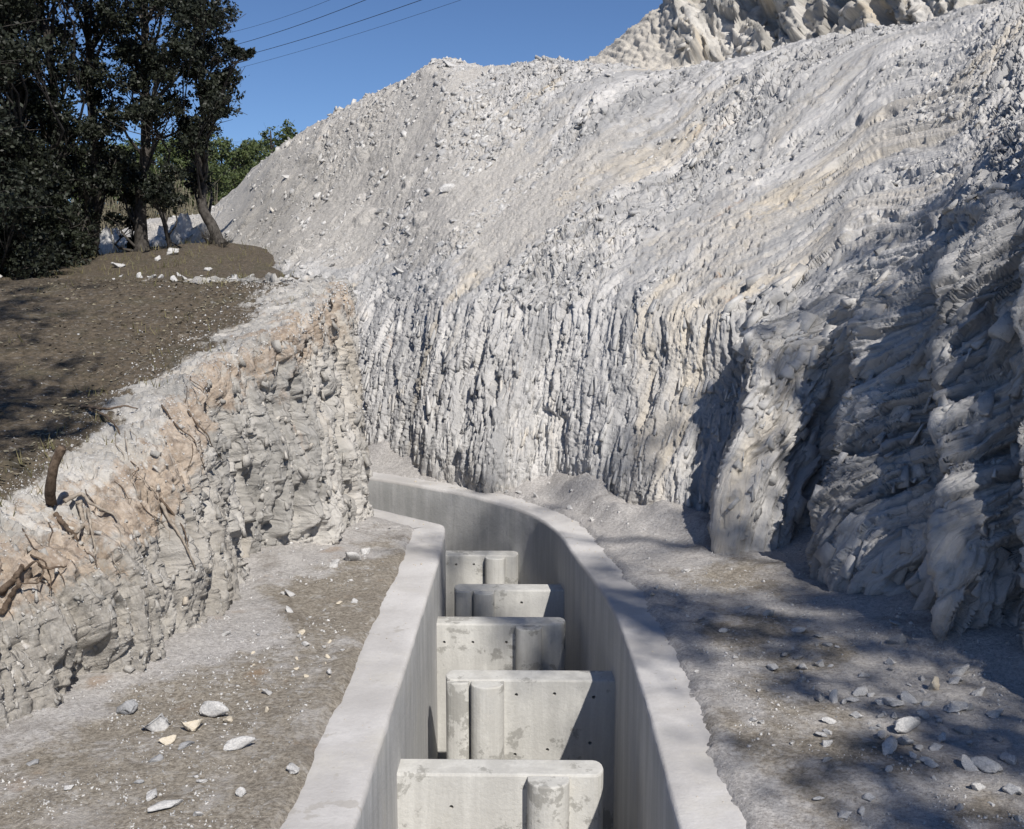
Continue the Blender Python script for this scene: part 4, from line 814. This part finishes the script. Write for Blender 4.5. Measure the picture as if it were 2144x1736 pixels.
# ------------------------------------------------------------------ trees
def leaf_quads(C, size, r):
    n = len(C); a = r.normal(size=(n, 3)); a /= np.linalg.norm(a, axis=1, keepdims=True); b = r.normal(size=(n, 3)); b -= (b*a).sum(1, keepdims=True)*a; b /= np.linalg.norm(b, axis=1, keepdims=True)
    s = size*(.6+.8*r.random((n, 1))); a = a*s; b = b*s*.55
    V = np.stack([C-a, C+b, C+a, C-b], 1).reshape(-1, 3); return V, np.arange(4*n).reshape(n, 4)
def tree(name, trunk, rad, clumps, label, cat='tree', group=None, leaf='leaf', lsize=.030, per=480, seed=1, branch=.03, extra=None, bark='bark'):
    """trunk: world points; clumps: (x,y,z,rx,rz)"""
    r = np.random.default_rng(seed); trunk = np.array(trunk, float); base = trunk[0].copy()
    root_ = bpy.data.objects.new(name, None); root_.location = base; link(root_, label=label, cat=cat, group=group)
    t = np.linspace(0, 1, len(trunk)); T = herm(t, trunk, np.linspace(0, 1, 30)); T = T+np.cumsum(r.normal(size=T.shape)*.012, 0); T[0] = base
    rd = rad*(1-.72*np.linspace(0, 1, 30)**.9); rd[0] *= 1.35; rd[1] *= 1.12
    B = Bag(); B.add(*tube_np(T-base, rd, 9, False))
    Lc = []
    for c in clumps:
        c = np.array(c, float); p = c[:3]; rx, rz = c[3], c[4]
        i = int(np.argmin(np.linalg.norm(T-(p-np.array([0, 0, .45*np.linalg.norm(p[:2]-base[:2])+.5])), axis=1))); a = T[i]
        md = (a+p)/2+r.normal(size=3)*.12*np.linalg.norm(p-a)+np.array([0, 0, .05]); Q = herm([0, .5, 1], np.array([a, md, p]), np.linspace(0, 1, 7))
        B.add(*tube_np(Q-base, np.linspace(min(branch, rd[i]*.6), .006, 7), 5, False))
        for _ in range(4):
            e = p+r.normal(size=3)*np.array([rx, rx, rz])*.8; B.add(*tube_np(np.array([Q[4], (Q[4]+e)/2+r.normal(size=3)*.05, e])-base, np.array([.009, .006, .003]), 4, False))
        n = int(per*(.5+.8*r.random())); k = max(3, n//26); tw = r.normal(size=(k, 3))*.55
        g = tw[r.integers(0, k, n)]+r.normal(size=(n, 3))*.20; Lc.append(p+g*np.array([rx, rx, rz])-base)
    link(bpy.data.objects.new('trunk', B.mesh('trunk', M[bark], True)), parent=root_)
    if Lc and per:
        V, F = leaf_quads(np.vstack(Lc), lsize, r); link(bpy.data.objects.new('crown', mesh_np('crown', V, F, M[leaf])), parent=root_)
    return root_
def onm(x, y, Y0):
    p = pY(x, y, Y0); p[2] = float(mound_z(np.array([p[0]]), np.array([p[1]]))[0])-.05; return p
def px_clumps(boxes, Y, seed, dY=.8):
    """boxes: (x0,x1,y0,y1,count,radius px)"""
    r = np.random.default_rng(seed); out = []
    for x0, x1, y0, y1, n, rp in boxes:
        for _ in range(n):
            yy = Y+r.normal()*dY; p = pY(r.uniform(x0, x1), r.uniform(y0, y1), yy); q = rp*yy/FPX*r.uniform(.75, 1.3); out.append((*p, q, q*.8))
    return out
OG = 'holm oaks on the mound'
def tr(x, y, Y, pxs): 
    b = onm(x, y, Y); return [b]+[pY(a, c, Y+d) for a, c, d in pxs]
tree('holm_oak', tr(462, 518, 17.4, [(440, 465, 0), (428, 425, 0), (436, 360, .1), (438, 250, .2), (425, 120, .2), (418, 10, .2)]), .10,
     px_clumps([(415, 478, 130, 250, 12, 26), (375, 470, 20, 170, 10, 26), (380, 460, -60, 60, 10, 30), (395, 440, 250, 330, 7, 24), (478, 505, 92, 112, 3, 12), (505, 535, 105, 122, 2, 9), (395, 440, 330, 400, 4, 18)], 17.4, 3, .6), 'leaning dark oak on the brow of the brown mound beside the white hill', group=OG, seed=31)
tree('holm_oak', tr(300, 548, 17.0, [(294, 470, 0), (291, 400, 0), (300, 250, .2), (298, 120, .2), (300, -40, .2), (300, -150, 0)]), .115,
     px_clumps([(220, 380, -80, 60, 17, 32), (240, 390, 60, 180, 16, 29), (250, 380, 180, 280, 10, 26), (240, 320, 320, 420, 7, 22), (235, 280, 440, 520, 4, 16)], 17.0, 5, .8), 'straight-trunked dark oak with leaves down to its foot', group=OG, seed=33)
tree('oak_sapling', tr(357, 545, 16.6, [(352, 490, 0), (340, 440, 0), (335, 380, 0)]), .04, px_clumps([(305, 365, 360, 440, 8, 22)], 16.6, 7, .4), 'thin dark sapling rising from the mound before the white rock', group=OG, seed=35)
tree('holm_oak', tr(195, 572, 17.5, [(198, 480, 0), (197, 350, 0), (188, 200, .2), (180, 60, .2), (180, -120, .2)]), .10,
     px_clumps([(110, 250, -90, 60, 13, 32), (130, 240, 70, 200, 9, 26), (150, 250, 200, 330, 10, 26), (140, 240, 330, 450, 13, 28), (120, 175, 450, 570, 8, 24)], 17.5, 9, .8), 'slender dark oak whose reddish leaves show among the shade', group=OG, seed=37)
tree('holm_oak', tr(118, 585, 16.4, [(120, 450, 0), (118, 300, 0), (110, 150, .2), (90, 0, .2), (80, -150, .2)]), .10,
     px_clumps([(20, 140, -100, 60, 13, 34), (40, 150, 60, 250, 15, 30), (60, 170, 250, 400, 22, 34), (40, 165, 400, 575, 40, 34)], 16.4, 11, .8), 'bushy dark oak thick with leaves from the ground up', group=OG, seed=39)
tree('holm_oak', tr(30, 592, 15.6, [(32, 450, 0), (30, 300, 0), (20, 150, .2), (0, 0, .2), (-10, -150, .2)]), .12,
     px_clumps([(-80, 60, -120, 60, 24, 40), (-80, 70, 60, 280, 30, 38), (-80, 80, 280, 440, 32, 38), (-80, 110, 440, 590, 48, 36)], 15.6, 13, .8), 'dense black-green oak standing at the end of the row of oaks', group=OG, seed=41)
tree('holm_oak', tr(-90, 600, 14.0, [(-90, 450, 0), (-95, 300, 0), (-100, 50, .2), (-100, -150, .2)]), .13,
     px_clumps([(-260, -20, -200, 590, 90, 50)], 14.0, 15, .9), 'dense oak beyond the end of the row of oaks', group=OG, seed=43)
# far pines and pale leafless shrubs
def far_tree(seed, h, kind):
    r = np.random.default_rng(seed); cl = []
    for _ in range(42):
        z = h*(.25+.75*r.random()**.8); w_ = h*.24*(1.15-z/h)**.6*1.3; cl.append((r.normal()*w_*.6, r.normal()*w_*.6, z, h*.085, h*.06))
    return cl
protos = []
def far(x, ytop, Y, k, label, group, leaf='pine', name='pine_tree'):
    b = pY(x, 575, Y); b[2] = 1.5; h = pY(x, ytop, Y)[2]-1.5; src = [p for p in protos if p[0] == (k, leaf)]
    if not src:
        hh = 9.0; rt_ = tree(name, [(0, 0, 0), (.1, 0, hh*.4), (0, .1, hh*.75), (0, 0, hh*.97)], .16, far_tree(200+k, hh, leaf), label, group=group, leaf=leaf, lsize=.10, per=170, seed=60+k, branch=.05); protos.append(((k, leaf), rt_)); o = rt_
    else:
        s0 = src[0][1]; o = s0.copy(); COL.objects.link(o)
        for c in s0.children:
            cc = c.copy(); COL.objects.link(cc); cc.parent = o
        o['label'] = label
    o.location = b; o.scale = (h/9*1.0,)*3; o.rotation_euler = (0, 0, random.uniform(0, 6))
    return o
PG = 'pines of the wood beyond the white hill'
for i, (x, yt, Y) in enumerate([(470, 300, 62), (500, 312, 58), (525, 300, 66), (548, 305, 70), (598, 298, 64), (615, 315, 70), (440, 305, 70), (412, 290, 64), (385, 300, 66), (355, 312, 60), (330, 300, 64), (300, 305, 68), (270, 310, 60), (240, 315, 66), (205, 312, 62), (170, 318, 64), (130, 322, 60), (90, 318, 66), (50, 320, 62), (10, 322, 64), (485, 350, 48), (535, 348, 50), (460, 365, 44), (575, 340, 55)]):
    far(x, yt, Y, i % 3, 'sunlit bushy pine in the wood beyond the white hill', PG)
far(572, 268, 60, 4, 'pine overtopping the wood next to the edge of the white hill', PG)
def shrub(x, ybase, ytop, Y, seed, label, m='twig', n=90, spread=.35, r0=.012, group=None, base=None):
    r = np.random.default_rng(seed); b = onm(x, ybase, Y) if base is None else base; h = pY(x, ytop, Y)[2]-b[2]; o = link(bpy.data.objects.new('leafless_shrub', None), label=label, cat='shrub', group=group); o.location = b; B = Bag()
    for _ in range(n):
        a = r.uniform(0, 6.28); l = h*r.uniform(.45, 1.0); s_ = spread*h*r.random()**.5
        e = np.array([math.cos(a)*s_, math.sin(a)*s_, l]); md = e*.5+r.normal(size=3)*.04*h; Q = herm([0, .5, 1], np.array([(0, 0, -.03), md, e]), np.linspace(0, 1, 6)); B.add(*tube_np(Q, np.linspace(r0, r0*.3, 6), 4, False))
        for _ in range(3):
            f = r.uniform(.35, .9); q = Q[int(f*5)]; e2 = q+r.normal(size=3)*h*.09+np.array([0, 0, h*.06]); B.add(*tube_np(np.array([q, (q+e2)/2, e2]), np.array([r0*.5, r0*.35, r0*.2]), 3, False))
    link(bpy.data.objects.new('twigs', B.mesh('twigs', M[m], False)), parent=o); return o
for i, (x, yt, Y) in enumerate([(390, 345, 30), (425, 365, 32), (355, 350, 33), (450, 400, 30), (320, 370, 31), (215, 385, 32), (255, 370, 30)]):
    b = pY(x, 575, Y); b[2] = 1.4; shrub(x, 560, yt, Y, 300+i, 'tall pale leafless shrub rising behind the oaks', n=70, spread=.22, r0=.02, group='pale leafless shrubs behind the oaks', base=b)
shrub(440, 520, 470, 17.2, 320, 'small dark twiggy bush at the foot of the leaning oak', 'bark', 40, .6, .006)
shrub(465, 515, 488, 17.0, 321, 'low dark twigs beside the base of the leaning oak', 'bark', 26, .9, .005)
# fallen stick by the sapling
B = Bag(); p0, p1 = onm(388, 528, 16.8), pY(345, 500, 16.5); B.add(*tube_np(np.linspace(p0, p1, 6)+rng.normal(size=(6, 3))*.01, .012, 5, False)); link(bpy.data.objects.new('fallen_stick', B.mesh('fallen_stick', M['bark'])), label='thin dark stick leaning against the sapling', cat='stick')

# trees behind the viewer: their shade falls on the dirt, the coping and the bank
def shade_tree(x, y, h, seed, n, spread, label, z0=.2, per=60, lo=.55):
    per = per+130
    r = np.random.default_rng(seed); cl = []
    for _ in range(n):
        a = r.uniform(0, 6.28); q = spread*math.sqrt(r.random()); z = z0+h*r.uniform(lo, 1); cl.append((x+q*math.cos(a), y+q*math.sin(a), z, .5, .35))
    tree('shade_oak', [(x, y, z0-.3), (x+.2, y+.1, z0+h*.35), (x-.1, y+.1, z0+h*.7), (x, y, z0+h)], .17, cl, label, group='oaks behind the viewpoint', per=per, seed=seed, branch=.06, lsize=.05)
shade_tree(7.0, -3.4, 13, 401, 110, 2.6, 'tall thin-leaved oak whose branches shade the dirt by the rock face')
shade_tree(10.6, -2.6, 12, 403, 44, 2.2, 'tall oak whose branches shade the steep rock face')
shade_tree(-2.1, 1.1, 11, 405, 40, 1.6, 'tall oak whose branches shade the brown bank top')

# ------------------------------------------------------------------ power lines
for i, (x0, y0, x1, y1) in enumerate([(455, 74, 690, 0), (455, 104, 765, 0), (455, 131, 882, 0), (455, 154, 965, 0)]):
    a = pY(x0, y0, 90); b = pY(x1, y1, 70); d = (b-a)
    P = np.array([a+d*t+np.array([0, 0, 3.2*((t-.5)**2-.25)*.25]) for t in np.linspace(-1.6, 3.0, 40)])
    B = Bag(); B.add(*tube_np(P, .020 if i in (1, 2) else .011, 5, False)); link(bpy.data.objects.new('power_line', B.mesh('power_line', M['cable'])), label=['faint uppermost power line crossing the sky', 'dark power line, second from the top, crossing the sky', 'dark power line, third from the top, crossing the sky', 'faint lowest power line crossing the sky'][i], cat='cable', group='power lines across the sky')
